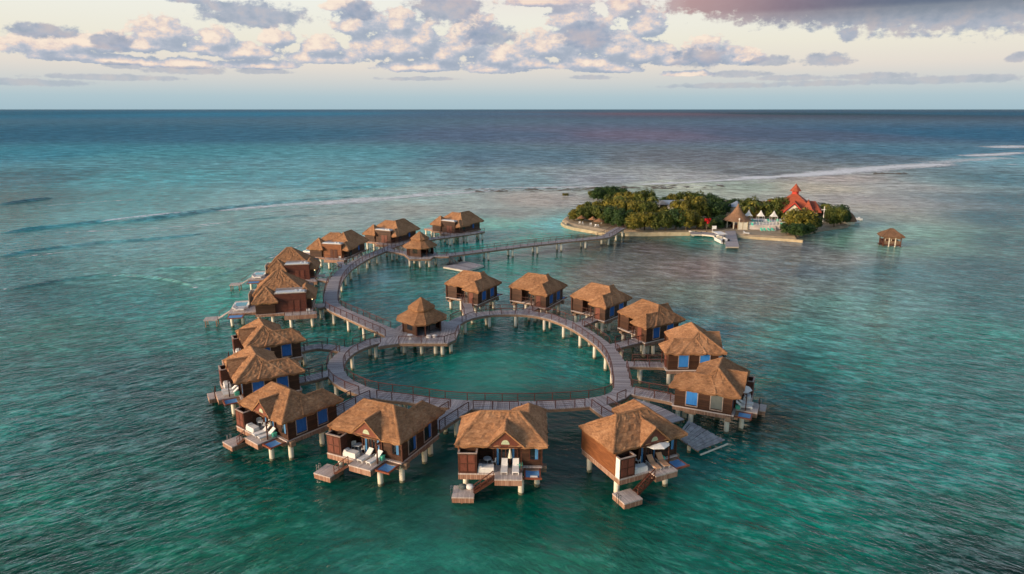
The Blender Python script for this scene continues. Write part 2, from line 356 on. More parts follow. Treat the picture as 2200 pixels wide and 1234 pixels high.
# ------------------------------------------------------------------ overwater villa (ring type)
DZ = 2.6
def villa_kit(sgn):
    k = Kit(sgn)
    # --- deck and skirting
    m = k.mb(); m.box(-4.35, 2.14, -1.05, 6.4, DZ - .14, DZ); m.box(2.141, 4.15, .45, 6.4, DZ - .14, DZ - .003); m.box(-.64, 2.14, -2.1, -1.051, DZ - .14, DZ - .002)
    m.box(1.2, 4.15, 6.401, 8.0, DZ - .14, DZ - .002); k.add('deck', m, 'deck')
    for q in ((-4.33, -.66, -1.02, -.96, DZ - .68, DZ - .14), (-.62, 2.12, -2.07, -2.0, DZ - .72, DZ - .14)):
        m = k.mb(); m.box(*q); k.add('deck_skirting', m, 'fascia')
    for q in ((-4.32, -4.26, -.95, 6.3, DZ - .68, DZ - .14), (2.06, 2.12, -1.99, .4, DZ - .7, DZ - .14), (-.62, -.56, -1.99, -1.1, DZ - .7, DZ - .14), (4.07, 4.13, .5, 7.9, DZ - .6, DZ - .14)):
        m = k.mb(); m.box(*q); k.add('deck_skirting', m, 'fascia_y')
    m = k.mb()
    for y in (.2, 2.6, 5.6): m.box(-4.2, 4.0, y - .2, y + .2, DZ - .55, DZ - .145)
    for x in (-3.6, 3.6): m.box(x - .35, x + .35, 5.0, 6.35, DZ - .9, DZ - .551)
    m.box(4.14, 4.6, .7, 1.35, DZ - .75, DZ - .12)
    m.box(1.5, 4.0, 6.5, 7.7, DZ - .5, DZ - .145)
    k.add('floor_beams', m, 'beam')
    # --- walls
    m = k.mb()
    z1 = 5.35
    m.prism([(-4.25, .1), (-4.25, 6.1), (-1.9, 6.1), (-1.9, 4.8), (1.7, 4.8), (1.7, 7.7), (4.1, 7.7), (4.1, .75), (-.9, .75), (-.9, 1.9), (-2.4, 1.9), (-2.4, .1)], DZ, z1)
    w = k.add('wall', m, 'wood_wall')
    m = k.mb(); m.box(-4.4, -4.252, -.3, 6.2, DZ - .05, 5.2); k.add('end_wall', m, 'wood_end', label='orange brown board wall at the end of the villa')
    for q in ((4.06, 4.16, .69, .85, DZ, 5.2), (-.92, -.78, .6, .74, DZ, 5.3), (1.53, 1.67, .6, .74, DZ, 5.3), (1.15, 1.29, 7.85, 7.99, DZ, 5.3), (-4.4, -4.2, 6.201, 6.3, DZ, 5.2)):
        m = k.mb(); m.box(*q); k.add('corner_post', m, 'dark_wood')
    # --- roof
    m = k.mb()
    m.hips(-4.7, 4.7, -.3, 6.3, 5.3, 7.6, 2.5, 3.0)
    m.hips(.85, 4.72, 2.6, 8.4, 5.29, 6.78, None, None, 1.0, 1.65)
    # front gable slopes
    G0, GZ, GX = 1.9, 7.02, .4
    a = Vector((GX - G0, -.42, 5.28)); p = Vector((GX, -.42, GZ)); q = Vector((GX, 2.35, GZ)); c = Vector((GX - G0, .2, 5.32))
    m.thatch((c, a, p, q), .2, .5, .03, False)
    a2 = Vector((GX + G0, -.42, 5.28)); c2 = Vector((GX + G0, .2, 5.32))
    m.thatch((a2, c2, q, p), .2, .5, .03, False)
    for e0, e1 in ((a, p), (p, a2)):
        m.add([tuple(e0), tuple(e1), tuple(e1 + Vector((0, .03, -.2))), tuple(e0 + Vector((0, .03, -.2)))], [(0, 3, 2, 1)])
    m.roll(p, q, .12)
    k.add('roof', m, 'thatch')
    # --- gable board
    m = k.mb(); y = -.25
    m.add([(GX - 1.78, y, 5.1), (GX + 1.78, y, 5.1), (GX + 1.78, y, 5.25), (GX, y, 6.85), (GX - 1.78, y, 5.25)] + [(GX - 1.78, y + .1, 5.1), (GX + 1.78, y + .1, 5.1), (GX + 1.78, y + .1, 5.25), (GX, y + .1, 6.85), (GX - 1.78, y + .1, 5.25)],
          [(0, 1, 2, 3, 4), (9, 8, 7, 6, 5), (0, 5, 6, 1)])
    g = k.add('gable', m, 'panel')
    m = k.mb(); pts = [(GX + .42 * math.cos(t * math.pi / 8), y - .02, 5.45 + .5 * math.sin(t * math.pi / 8)) for t in range(9)]
    m.add(pts, [tuple(range(9))]); k.add('gable_window', m, 'stained', g)
    m = k.mb(); m.beam((GX - 1.85, y - .05, 5.2), (GX, y - .05, 6.87), .08, .16); m.beam((GX + 1.85, y - .05, 5.2), (GX, y - .05, 6.87), .08, .16); m.box(GX - 1.8, GX + 1.8, y - .06, y, 5.08, 5.22)
    k.add('gable_frame', m, 'dark_wood', g)
    # --- door wall
    m = k.mb(); m.box(-.55, 1.35, .70, .749, DZ + .02, 4.85); d = k.add('door', m, 'glass')
    m = k.mb()
    for x in (-.6, -.02, .4, .8, 1.36): m.box(x - .05, x + .05, .64, .699, DZ, 4.85)
    m.box(-.65, 1.42, .64, .699, 4.851, 4.97); k.add('frame', m, 'dark_wood', d)
    for x in (-.52, 1.08):
        m = k.mb(); m.box(x, x + .2, .66, .695, DZ + .05, 4.8); k.add('curtain', m, 'curtain_light', d)
    m = k.mb(); m.box(2.9, 3.75, .72, .749, 3.3, 4.75); d = k.add('window', m, 'glass')
    m = k.mb(); m.box(2.82, 3.83, .69, .719, 3.2, 3.29); m.box(2.82, 2.9, .69, .719, 3.3, 4.8); m.box(3.75, 3.83, .69, .719, 3.3, 4.8); k.add('frame', m, 'dark_wood', d)
    m = k.mb(); m.box(3.4, 3.72, .70, .718, 3.32, 4.72); k.add('curtain', m, 'curtain_light', d)
    # side windows
    for y0 in (1.9, 4.9):
        m = k.mb(); m.box(4.101, 4.13, y0, y0 + 1.35, 3.05, 4.85); d = k.add('window', m, 'glass')
        m = k.mb(); m.box(4.131, 4.17, y0 - .1, y0 - .001, 2.95, 4.95); m.box(4.131, 4.17, y0 + 1.351, y0 + 1.45, 2.95, 4.95); m.box(4.131, 4.19, y0 - .1, y0 + 1.45, 2.85, 2.949)
        k.add('frame', m, 'trim', d)
        m = k.mb(); m.box(4.131, 4.15, y0, y0 + 1.35, 3.07, 4.84); k.add('curtain', m, 'curtain', d)
    m = k.mb(); m.box(2.1, 3.0, 7.701, 7.75, DZ, 4.7); k.add('door', m, 'panel')
    m = k.mb(); m.box(-1.2, .4, 4.801, 4.83, DZ, 4.7); k.add('door', m, 'glass')
    # --- shower enclosure
    m = k.mb(); m.box(-4.3, -2.45, -.98, -.9, DZ, 4.75); m.box(-2.53, -2.45, -.899, .09, DZ, 4.75); m.box(-4.3, -4.22, -.899, .09, DZ, 4.75)
    s_ = k.add('shower_enclosure', m, 'dark_wood')
    for (x0, x1) in ((-4.1, -3.45), (-3.3, -2.65)):
        for (z0, z2) in ((2.85, 3.6), (3.72, 4.6)):
            m = k.mb(); m.box(x0, x1, -1.02, -.981, z0, z2); k.add('panel', m, 'panel', s_)
    m = k.mb(); m.box(-4.36, -2.39, -1.04, -.84, 4.751, 4.83); m.box(-4.36, -4.18, -.839, .05, 4.751, 4.83); m.box(-2.57, -2.39, -.839, .05, 4.751, 4.83); k.add('trim', m, 'trim', s_)
    m = k.mb(); m.box(-4.2, -2.55, -.88, .08, DZ + .01, DZ + .1); k.add('shower_tray', m, 'white', s_)
    m = k.mb(); m.box(-3.4, -3.3, -.1, 0, 2.8, 4.6); m.box(-3.45, -3.25, -.35, 0, 4.55, 4.62); k.add('shower_head', m, 'steel', s_)
    # --- lamp, hoist post
    m = k.mb(); m.cyl(2.25, -.1, 5.0, 5.18, .09, .09, 8); k.add('lamp', m, 'lamp')
    m = k.mb(); m.box(1.95, 2.07, -.75, -.63, DZ, 4.9); m.beam((2.01, -.69, 4.75), (2.01, .7, 5.0), .09, .12); m.beam((2.01, -.69, 4.2), (2.01, -.2, 4.8), .06); k.add('post', m, 'dark_wood')
    # --- hammock net
    m = k.mb(); m.box(2.3, 2.46, -1.45, .45, 2.34, 2.48); m.box(3.84, 4.0, -1.45, .45, 2.34, 2.48); m.box(2.18, 4.1, -1.62, -1.451, 2.32, 2.5); m.box(2.3, 4.0, .451, .6, 2.34, 2.48)
    h = k.add('hammock_frame', m, 'net_frame')
    m = k.mb(); vs = []; fs = []; n = 6
    for j in range(n + 1):
        for i in range(n + 1):
            u, v = i / n, j / n; vs.append((2.47 + 1.36 * u, -1.43 + 1.86 * v, 2.44 - .12 * math.sin(math.pi * u) * math.sin(math.pi * v)))
    for j in range(n):
        for i in range(n): fs.append((j * 7 + i, j * 7 + i + 1, (j + 1) * 7 + i + 1, (j + 1) * 7 + i))
    m.add(vs, fs); k.add('net', m, 'net', h)
    # --- landing and stair
    m = k.mb(); m.box(-4.85, -2.65, -2.75, -.6, .82, .95); l = k.add('landing', m, 'deck')
    m = k.mb(); m.box(-4.83, -2.67, -2.73, -2.66, .3, .819); k.add('landing_skirt', m, 'fascia', l)
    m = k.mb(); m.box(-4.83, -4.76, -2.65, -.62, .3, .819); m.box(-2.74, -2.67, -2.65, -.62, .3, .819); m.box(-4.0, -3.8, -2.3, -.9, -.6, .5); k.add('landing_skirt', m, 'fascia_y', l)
    m = k.mb()
    for y in (-2.05, -1.65): m.beam((-4.8, y, .9), (-4.8, y, 1.5), .05); m.beam((-4.8, y, 1.5), (-5.05, y, 1.5), .05); m.beam((-5.05, y, 1.5), (-5.05, y, -.4), .05)
    k.add('ladder', m, 'steel', l)
    m = k.mb()
    for y in (-2.0, -1.15): m.beam((-.66, y, DZ - .15), (-2.7, y, .95), .07, .24)
    n = 8
    for i in range(n):
        t = (i + .5) / n; x = -.66 - 2.04 * t; z = DZ - .1 - 1.55 * t; m.box(x - .13, x + .13, -1.96, -1.19, z - .025, z + .025)
    st = k.add('stair', m, 'dark_wood')
    m = k.mb(); m.beam((-.72, -2.0, DZ + .85), (-2.7, -2.0, 1.85), .08, .1); m.beam((-.72, -2.0, DZ + .35), (-2.7, -2.0, 1.4), .05)
    for t in (0, .33, .66, 1): m.beam((-.72 - 1.98 * t, -2.0, DZ - .2 - 1.5 * t), (-.72 - 1.98 * t, -2.0, DZ + .87 - 1.63 * t), .07)
    k.add('handrail', m, 'rail', st)
    # --- piles
    for x, y, z in ((-3.7, .3, 1.9), (2.0, -.35, 1.9), (3.65, 1.2, 2.05), (-3.7, 5.6, 1.72), (3.6, 5.6, 1.72), (3.3, 7.3, 2.1), (0, 2.8, 2.05), (-1.2, 5.6, 2.05)):
        m = k.mb(); m.cyl(x, y, -2.2, z, .3, .3, 14); k.add('pile', m, 'pile', smooth=False)
    m = k.mb(); m.box(1.6, 2.05, -.75, .05, 1.9, 2.3); k.add('pile_cap', m, 'beam')
    # rear balcony rail
    m = k.mb()
    for x in (-1.9, -.9, .1, 1.1): m.box(x - .03, x + .03, 6.28, 6.34, DZ, DZ + 1.0)
    m.box(-1.9, 1.15, 6.27, 6.35, DZ + 1.0, DZ + 1.07); m.box(-1.9, 1.15, 6.29, 6.33, DZ + .5, DZ + .54)
    k.add('railing', m, 'rail')
    return k
VR, VL = villa_kit(1), villa_kit(-1)

RINGV = [  # key, kit, origin, rot, scale, label, phrase
 ('a', VR, (-1.05, 61.84), -1.6, .985, 'thatched overwater villa facing the camera head-on at the bottom of the heart', 'of the villa facing the camera head-on'),
 ('b', VR, (-15.18, 64.24), -25.7, .985, 'thatched villa with an outdoor shower of pinkish panels, left of the head-on front villa', 'of the villa left of the head-on one'),
 ('c', VR, (-27.77, 69.73), -38.9, .93, 'thatched villa with two blue-curtained side windows at the lower left of the heart', 'of the lower left corner villa'),
 ('d', VR, (13.86, 62.47), 25.6, .97, 'thatched villa with orange brown end wall, white shower side, beside the plank ramp', 'of the villa beside the plank ramp'),
 ('e', VR, (-35.86, 81.54), -59.8, .98, 'thatched villa second up from the lower left corner of the heart', 'of the second villa up the left side'),
 ('f', VR, (-39.20, 94.03), -61.1, .965, 'thatched villa third up the left side, beside the nearest double villa', 'of the third villa up the left side'),
 ('g', VL, (28.20, 77.53), 65.1, .965, 'thatched villa at the lower right of the heart showing a bright blue window', 'of the lower right villa'),
 ('h', VL, (29.10, 92.80), 91.0, .985, 'thatched villa with a notched roof at the right side of the heart', 'of the right side villa'),
 ('i', VL, (24.95, 107.44), 122.1, .97, 'thatched villa at the upper right of the heart, roof partly behind the notched one', 'of the upper right villa'),
 ('j', VL, (17.78, 119.52), 138.7, .965, 'thatched villa third from the left in the far row, blue side windows', 'of the third far villa'),
 ('k', VL, (6.41, 127.54), 150.1, .98, 'thatched villa in the middle of the far row, above the top of the ring', 'of the middle far villa'),
 ('l', VL, (-6.03, 129.87), 150.2, .965, 'thatched villa on the far side of the heart, next to the square float', 'of the far villa by the square float'),
]
def place(kit, name, label, cat, V, lx, ly, lz=DZ, rz=0, group=None, s=1):
    _, kk, (ox, oy), rot, scv, _, _ = V
    sg = kk.k; a = R(rot); x, y = lx * sg * scv, ly * scv
    return kit.spawn(name, label, cat, (ox + x * math.cos(a) - y * math.sin(a), oy + x * math.sin(a) + y * math.cos(a), lz * scv + (DZ + .005) * (1 - scv) - (DZ - .005) * 0 if False else lz * scv + DZ * (1 - scv) + .003), a + rz * sg, group)
for V in RINGV:
    key, kk, o, rot, scv, lab, ph = V
    skip = set()
    if key in 'ijkl': skip = {'landing', 'landing_skirt', 'ladder', 'stair', 'handrail'}
    # keep the deck level at DZ for every scale
    root = kk.spawn('overwater_villa', lab, 'villa', (o[0], o[1], DZ * (1 - scv)), R(rot), 'thatched villas around the heart', scv, skip)
    if key == 'd':
        for c in root.children:
            if c.name.startswith('shower_enclosure'):
                m = MB(); m.box(-4.36, -4.301, -.98, .05, DZ, 4.74); obj('side_panel', m, 'white', c, label='white painted shower side')
    if key in 'gh':     # one brighter curtain, one plain grey
        for c in root.children:
            if c.name.startswith('window'):
                for g in c.children:
                    if g.name.startswith('curtain') and abs(g.data.vertices[0].co.x) > 4.1:
                        g.material_slots[0].link = 'OBJECT'
                        g.material_slots[0].material = M['grey_cloth'] if key == 'g' and min(v.co.y for v in g.data.vertices) < 3 else M['bright_curtain']
    if key == 'b':      # here the side curtains are drawn half back
        for c in root.children:
            if c.name.startswith('window'):
                for g in c.children:
                    if g.name.startswith('curtain') and max(v.co.x for v in g.data.vertices) > 4.1:
                        y1 = max(v.co.y for v in g.data.vertices); g.scale.y = .3; g.location.y = y1 * .7
    # furniture on the sea deck
    if key in 'abcdefgh':
        lk = LOUNGER_T if key == 'd' else LOUNGER
        tone = 'tan' if key == 'd' else 'white'
        y0 = -.15 if key != 'a' else -.1
        place(lk, 'sun_lounger', f'{tone} lounger nearer the stair {ph}', 'sun lounger', V, .3, y0 - .25, rz=0 if key == 'a' else -.1, group='sun loungers on the villa decks')
        place(lk, 'sun_lounger', f'{tone} lounger nearer the net {ph}', 'sun lounger', V, 1.45, y0 - .25, rz=0 if key == 'a' else -.15, group='sun loungers on the villa decks')
        place(DAYBED, 'daybed', f'white daybed beside the outdoor shower {ph}', 'daybed', V, -1.55, -.45, group='daybeds by the showers')
        place(CUBE, 'storage_box', f'small teal lidded box by the glass doors {ph}', 'box', V, 1.85, .25, group='teal boxes on the decks')
        place(TABLE, 'cafe_table', f'small round table on the deck {ph}', 'table', V, -1.5, .75, group='tables on the decks')
        if key != 'a':
            place(CHAIR, 'deck_chair', f'white shell chair left of the round table {ph}', 'chair', V, -2.1, .8, rz=1.3, group='chairs on the decks')
        place(CHAIR, 'deck_chair', f'white shell chair right of the round table {ph}', 'chair', V, -.85, .75, rz=-1.3, group='chairs on the decks')
        if key in 'dgh':
            place(PARASOL_O, 'parasol', f'open white parasol over the loungers {ph}', 'parasol', V, 1.0 if key == 'd' else .7, .35, group='parasols')
        elif key in 'ac':
            place(PARASOL_C, 'parasol', f'folded cream parasol between the loungers {ph}', 'parasol', V, .86, .45, group='parasols')
    if key == 'a':
        place(BEAN_G, 'beanbag', 'dark grey beanbag on the low landing of the head-on villa', 'beanbag', V, -3.9, -1.1, .95)
        place(BEAN_W, 'beanbag', 'white beanbag on the low landing of the head-on villa', 'beanbag', V, -3.15, -1.1, .95)
        # folded towel roll on the net
        k = Kit(); m = k.mb(); m.box(-.35, .35, -.11, .11, 0, .14); k.add('roll', m, 'cushion')
        place(k, 'towel_roll', 'rolled white towel on the blue net of the head-on villa', 'towel', V, 3.3, -1.3, 2.42)

# ------------------------------------------------------------------ double villas (outer chain)
def double_kit(v=0):
    k = Kit()
    m = k.mb(); m.box(-3.4, 6.3, .2, 12.2, DZ - .14, DZ); m.box(1.6, 7.0, -1.6, .199, DZ - .14, DZ - .002); m.box(-8.2, -3.401, 2.0, 10.5, DZ - .14, DZ - .002); k.add('deck', m, 'deck')
    for q in ((-3.4, 1.55, .14, .199, DZ - .45, DZ - .02), (1.6, 7.0, -1.66, -1.601, DZ - .75, DZ - .02), (-8.2, -3.5, 1.94, 1.999, DZ - .5, DZ - .02)):
        m = k.mb(); m.box(*q); k.add('deck_skirting', m, 'fascia')
    for q in ((6.301, 6.36, .2, 12.2, DZ - .45, DZ - .02), (7.001, 7.06, -1.66, .2, DZ - .75, DZ - .02)):
        m = k.mb(); m.box(*q); k.add('deck_skirting', m, 'fascia_y')
    m = k.mb(); m.box(-3.3, 0, .4, 4.5, DZ, 4.75); m.box(-3.2, 3.9, 4.6, 11.9, DZ, 5.2); m.box(3.901, 6.1, 2.0, 11.9, DZ, 5.1)
    k.add('wall', m, 'wood_wall')
    m = k.mb(); m.box(.001, 5.3, .75, 4.55, DZ, 6.0); blk = k.add('flat_roofed_block', m, 'wood_end' if v == 2 else 'red_wall' if v == 1 else 'wood_wall')  # third villa's block takes the orange boards, its lit glow painted in
    m = k.mb(); m.box(-.05, 5.4, .65, 4.6, 6.001, 6.12); k.add('flat_roof', m, 'trim', blk)
    m = k.mb(); m.box(.2, 5.1, .75, 2.0, 6.121, 6.3); k.add('roof_tray', m, 'tank', blk)
    for x in (3.6, 4.4):
        m = k.mb(); m.box(x - .18, x + .18, 1.0, 1.5, 6.301, 6.55); k.add('air_unit', m, 'tank', blk)
    for x in (2.2, 3.3):
        m = k.mb(); m.box(x, x + .85, .68, .749, DZ, 4.7); d = k.add('door', m, 'panel' if v != 2 else 'dark_wood', blk)
    # roofs
    m = k.mb(); m.hips(-3.9, .6, -.1, 5.0, 4.75, 7.1, 2.2, 2.2)
    if v == 1:
        m.hips(-4.3, 5.2, 4.6, 12.6, 5.0, 8.5, 3.9, 4.6); m.hips(3.2, 7.0, 1.5, 8, 4.8, 6.5, None, None, 1.7, 2.2)
    else:
        m.hips(-4.2, 4.5, 3.9, 10.6, 5.1, 7.7, 3.2, 2.8); m.hips(.2, 7.0, 2.4, 13.0, 5.0, 8.2, None, None, 3.2, 3.2); m.hips(3.6, 7.2, .9, 6, 4.7, 6.3, None, None, 1.6, 2.0)
    k.add('roof', m, 'thatch' if v else 'thatch')
    # sea side terrace
    m = k.mb(); m.box(-8.0, -5.2, 5.0, 8.4, DZ, DZ + .35); k.add('plunge_pool', m, 'white')
    m = k.mb(); m.box(-7.6, -5.6, 5.4, 8.0, DZ + .351, DZ + .36); k.add('pool_surface', m, 'pool_water')
    m = k.mb(); m.box(-5.1, -3.3, 9.4, 9.5, DZ, 4.9); m.box(-5.2, -5.1, 6.2, 9.5, DZ, 4.9); k.add('shower_screen', m, 'cream')
    m = k.mb(); m.box(-8.0, -5.4, -.4, 1.4, 2.3, 2.45); m.box(-8.0, -7.9, 1.4, 1.95, 2.3, 2.45); m.box(-5.5, -5.4, 1.4, 1.95, 2.3, 2.45); h = k.add('hammock_frame', m, 'net_frame')
    m = k.mb(); m.box(-7.8, -5.6, -.25, 1.2, 2.451, 2.47); k.add('net', m, 'net', h)
    # balcony and stair to landing
    m = k.mb()
    for x in (1.65, 3.0, 4.3, 5.6, 6.95): m.box(x - .04, x + .04, -1.58, -1.5, DZ, DZ + 1.05)
    m.box(1.6, 7.0, -1.6, -1.5, DZ + 1.05, DZ + 1.13); m.box(1.6, 7.0, -1.57, -1.53, DZ + .5, DZ + .55); m.box(6.92, 7.0, -1.49, .2, DZ + 1.05, DZ + 1.13)
    k.add('railing', m, 'rail')
    m = k.mb(); m.box(-12.6, -10.2, 3.0, 5.2, 1.2, 1.35); l = k.add('landing', m, 'deck')
    m = k.mb(); m.beam((-10.2, 4.0, 1.3), (-8.2, 4.0, DZ - .1), 1.0, .12); k.add('stair', m, 'deck', l)
    m = k.mb()
    for x in (-12.3, -10.5):
        for y in (3.2, 5.0): m.box(x - .09, x + .09, y - .09, y + .09, -1.5, 1.2)
    k.add('landing_leg', m, 'beam', l)
    m = k.mb()
    for y in (3.0, 5.0): m.beam((-10.2, y, 2.2), (-8.2, y, DZ + .9), .06); m.beam((-10.2, y, 1.3), (-10.2, y, 2.2), .06)
    k.add('handrail', m, 'rail', l)
    # windows
    m = k.mb(); m.box(6.101, 6.13, 8.2, 9.0, 3.2, 4.6); w = k.add('window', m, 'curtain')
    m = k.mb(); m.box(6.131, 6.16, 8.1, 8.199, 3.1, 4.7); m.box(6.131, 6.16, 9.001, 9.1, 3.1, 4.7); k.add('frame', m, 'dark_wood', w)
    m = k.mb(); m.box(6.101, 6.13, 3.4, 4.6, DZ, 4.7); k.add('door', m, 'glass')
    for y in (2.2, 5.4):
        m = k.mb(); m.cyl(6.25, y, 4.3, 4.5, .09, .09, 8); k.add('lamp', m, 'lamp')
    for x, y, t in ((-2.9, .9, 2.4), (-.6, .9, 2.4), (2.6, -.8, 1.9), (6.2, -.8, 1.9), (5.6, 6, 2.4), (5.6, 11, 2.4), (0, 11.4, 2.4), (-3, 11, 2.4), (-6, 3, 2.2), (-7.7, 2.4, 2.2), (-7.7, 9.6, 2.2), (2, 6, 2.4)):
        m = k.mb(); m.cyl(x, y, -2.2, t, .3, .3, 12); k.add('pile', m, 'pile')
    m = k.mb()
    for y in (.8, 6, 11): m.box(-3.2, 6.1, y - .2, y + .2, DZ - .5, DZ - .145)
    for x in (2.6, 6.2): m.box(x - .5, x + .5, -1.5, -.3, 1.8, 2.45)
    k.add('floor_beams', m, 'beam')
    # curved porch bench on land side
    m = k.mb(); m.box(6.4, 8.2, 3.2, 5.2, DZ - .14, DZ - .004); k.add('porch', m, 'deck')
    return k
DK = [double_kit(0), double_kit(1), double_kit(2)]
CHAIN = [
 (1, (592, 675), 13, 1.0, 'double villa with plunge pool and cream screen, nearest in the chain'),
 (1, (612, 604), 9, .95, 'double villa with a red brown block under a white roof tray, second in the chain'),
 (2, (690, 554), -14, .97, 'double villa with a lit orange brown block, third of the outer chain'),
 (0, (803, 521), -26, .97, 'double villa with dark grey walls beside the chain boardwalk, fourth of the outer chain'),
 (0, (945, 499), -35, .97, 'double villa standing alone at the far end of the outer chain'),
]
for i, (v, pp, rot, s_, lab) in enumerate(CHAIN):
    p = at(*pp, DZ)
    skip = {'landing', 'stair', 'landing_leg', 'handrail'} if i > 1 else set()
    if i > 2: skip |= {'plunge_pool', 'pool_surface', 'shower_screen', 'hammock_frame', 'net'}
    r_ = DK[v].spawn('double_villa', lab, 'villa', (p.x, p.y, DZ * (1 - s_)), R(rot), 'double villas of the outer chain', s_, skip)
    if i in (0, 1):
        a = R(rot)
        def lp(x, y): return (p.x + (x * math.cos(a) - y * math.sin(a)) * s_, p.y + (x * math.sin(a) + y * math.cos(a)) * s_, DZ + .002)
        nm = 'nearest double villa' if i == 0 else 'second double villa'
        LOUNGER.spawn('sun_lounger', f'white sun lounger on the sea terrace of the {nm}, by the net', 'sun lounger', lp(-6.6, 3.4), a + 1.4, 'sun loungers on the villa decks')
        LOUNGER.spawn('sun_lounger', f'white sun lounger on the sea terrace of the {nm}, by the pool', 'sun lounger', lp(-6.6, 4.4), a + 1.5, 'sun loungers on the villa decks')
    if i in (0, 2):
        a = R(rot)
        q = (p.x + (5.6 * math.cos(a) + .9 * math.sin(a)) * s_, p.y + (5.6 * math.sin(a) - .9 * math.cos(a)) * s_, DZ + .002)
        CHAIR.spawn('deck_chair', f'white chair on the railed balcony of the {"nearest" if i == 0 else "third"} double villa', 'chair', q, a, 'chairs on the decks')

# ------------------------------------------------------------------ gazebos with two-tier thatch
def gazebo_kit(walls='wood_wall'):
    """square pavilion with cut corners, two tiers of thatch"""
    k = Kit(); m = k.mb(); A8 = [R(j * 90 + d) for j in range(4) for d in (-13, 13)]; n = 8
    def ring_(r, z): return [Vector((r * math.cos(a), r * math.sin(a), z)) for a in A8]
    def tier(r0, z0, r1, z1, th):
        lo, hi = ring_(r0, z0), ring_(r1, z1)
        for i in range(n):
            j = (i + 1) % n; m.thatch((lo[i], lo[j], hi[j], hi[i]), th, .5, .03); m.roll(lo[i], hi[i], .08)
        m.add([tuple(v + Vector((0, 0, -.18))) for v in ring_(r0 * .97, z0)], [tuple(range(8))[::-1]])
    tier(4.3, 4.95, 1.5, 6.6, .28); tier(2.3, 6.75, .05, 8.4, .3)
    m.prism([(v.x, v.y) for v in ring_(1.45, 0)], 6.3, 6.95)
    k.add('roof', m, 'thatch')
    m = k.mb(); W8 = ring_(3.1, (DZ + 4.9) / 2)
    for i in range(n):
        if i in (6, 7): continue
        m.beam(W8[i], W8[(i + 1) % n], .08, 2.3)
    k.add('wall', m, walls)
    for v in ring_(3.2, 0):
        m = k.mb(); m.box(v.x - .1, v.x + .1, v.y - .1, v.y + .1, DZ, 5.0); k.add('post', m, 'dark_wood')
    for i in (5, 7):
        a, b = W8[i] * .98, W8[(i + 1) % n] * .98; a.z = b.z = 3.95
        m = k.mb(); m.beam(a.lerp(b, .3), a.lerp(b, .7), .2, 1.2); k.add('window', m, 'glass')
    return k
GZ = gazebo_kit()
def platform(name, poly_px, label, cat, pts=None, z=DZ, piles=(), group=None, rails=()):
    """free-form plank platform on piles"""
    P = [at(x, y, z) for x, y in poly_px]
    c = sum(P, Vector()) / len(P)
    t = thing(name, label, cat, (c.x, c.y, 0), 0, group)
    m = MB(); m.prism([(p.x - c.x, p.y - c.y) for p in P], z - .13, z - .012)
    m.uv = [(v[0], v[1]) for v in m.v]; obj('deck', m, 'walk', t)
    m = MB(); Q = [(p - c) for p in P]
    for i in range(len(Q)):
        a, b = Q[i], Q[(i + 1) % len(Q)]; m.beam((a.x * .985, a.y * .985, z - .36), (b.x * .985, b.y * .985, z - .36), .12, .42)
    obj('edge_beam', m, 'beam', t)
    for x, y in piles:
        q = at(x, y, z) - c; m = MB(); m.cyl(q.x, q.y, -2.2, z - .4, .28, .28, 12); obj('pile', m, 'pile', t)
    for run in rails: rail_mesh([at(x, y, z) - Vector((c.x, c.y, 0)) for x, y in run], t)
    return t

# ------------------------------------------------------------------ boardwalks
def smooth(P, closed=False, step=1.0):
    """Catmull-Rom through the survey points, resampled"""
    n = len(P); out = []
    rng = range(n if closed else n - 1)
    for i in rng:
        g = (lambda j: P[j % n]) if closed else (lambda j: P[max(0, min(n - 1, j))])
        p0, p1, p2, p3 = g(i - 1), g(i), g(i + 1), g(i + 2)
        m = max(2, int((p2 - p1).length / step))
        for s in range(m):
            t = s / m; out.append(.5 * ((2 * p1) + (p2 - p0) * t + (2 * p0 - 5 * p1 + 4 * p2 - p3) * t * t + (3 * p1 - p0 - 3 * p2 + p3) * t ** 3))
    if not closed: out.append(P[-1])
    return out
def rail_mesh(run, parent, zt=1.05):
    if len(run) < 2: return
    m = MB(); z = Vector((0, 0, 1)); acc = 0; last = None
    for i in range(len(run) - 1):
        a, b = run[i], run[i + 1]
        m.beam(a + z * zt, b + z * zt, .13, .08); m.beam(a + z * .55, b + z * .55, .025, .025); m.beam(a + z * .8, b + z * .8, .025, .025)
        m.beam(a + z * .3, b + z * .3, .025, .025)
    pos = [run[0]]; d = 0
    for i in range(len(run) - 1):
        d += (run[i + 1] - run[i]).length
        if d >= 1.9: pos.append(run[i + 1]); d = 0
    if d > .7: pos.append(run[-1])
    for p in pos: m.beam(p - z * .3, p + z * zt, .10, .10)
    obj('railing', m, 'rail', parent)
WALKS = {}
def walk_pts(px, z=DZ, closed=False): return smooth([at(x, y, z) for x, y in px], closed)
RING = [(845, 731), (815, 731), (785, 739), (756, 751), (735, 765), (722, 782), (722, 800), (734, 817), (757, 830), (785, 841), (820, 848), (850, 852), (880, 855), (914, 860), (950, 865), (1000, 869), (1060, 871), (1113, 871.5), (1170, 870), (1230, 867), (1290, 861), (1328, 849), (1337, 835), (1334, 813), (1329, 790), (1318, 766), (1300, 745), (1277, 727), (1250, 709), (1220, 694), (1187, 682), (1155, 675), (1126, 672), (1090, 671), (1048, 673), (1015, 678), (990, 686), (972, 696), (955, 706)]
CH_A = [(848, 722), (838, 714), (800, 698), (760, 680), (724, 664), (711, 650), (713, 630), (719, 608), (731, 590), (750, 573), (787, 552), (826, 536)]
CH_B = [(826, 536), (850, 526), (875, 520), (924, 513), (970, 507), (1012, 501), (1036, 497)]
CH_C = [(826, 536), (855, 540), (885, 546), (930, 549), (965, 549)]
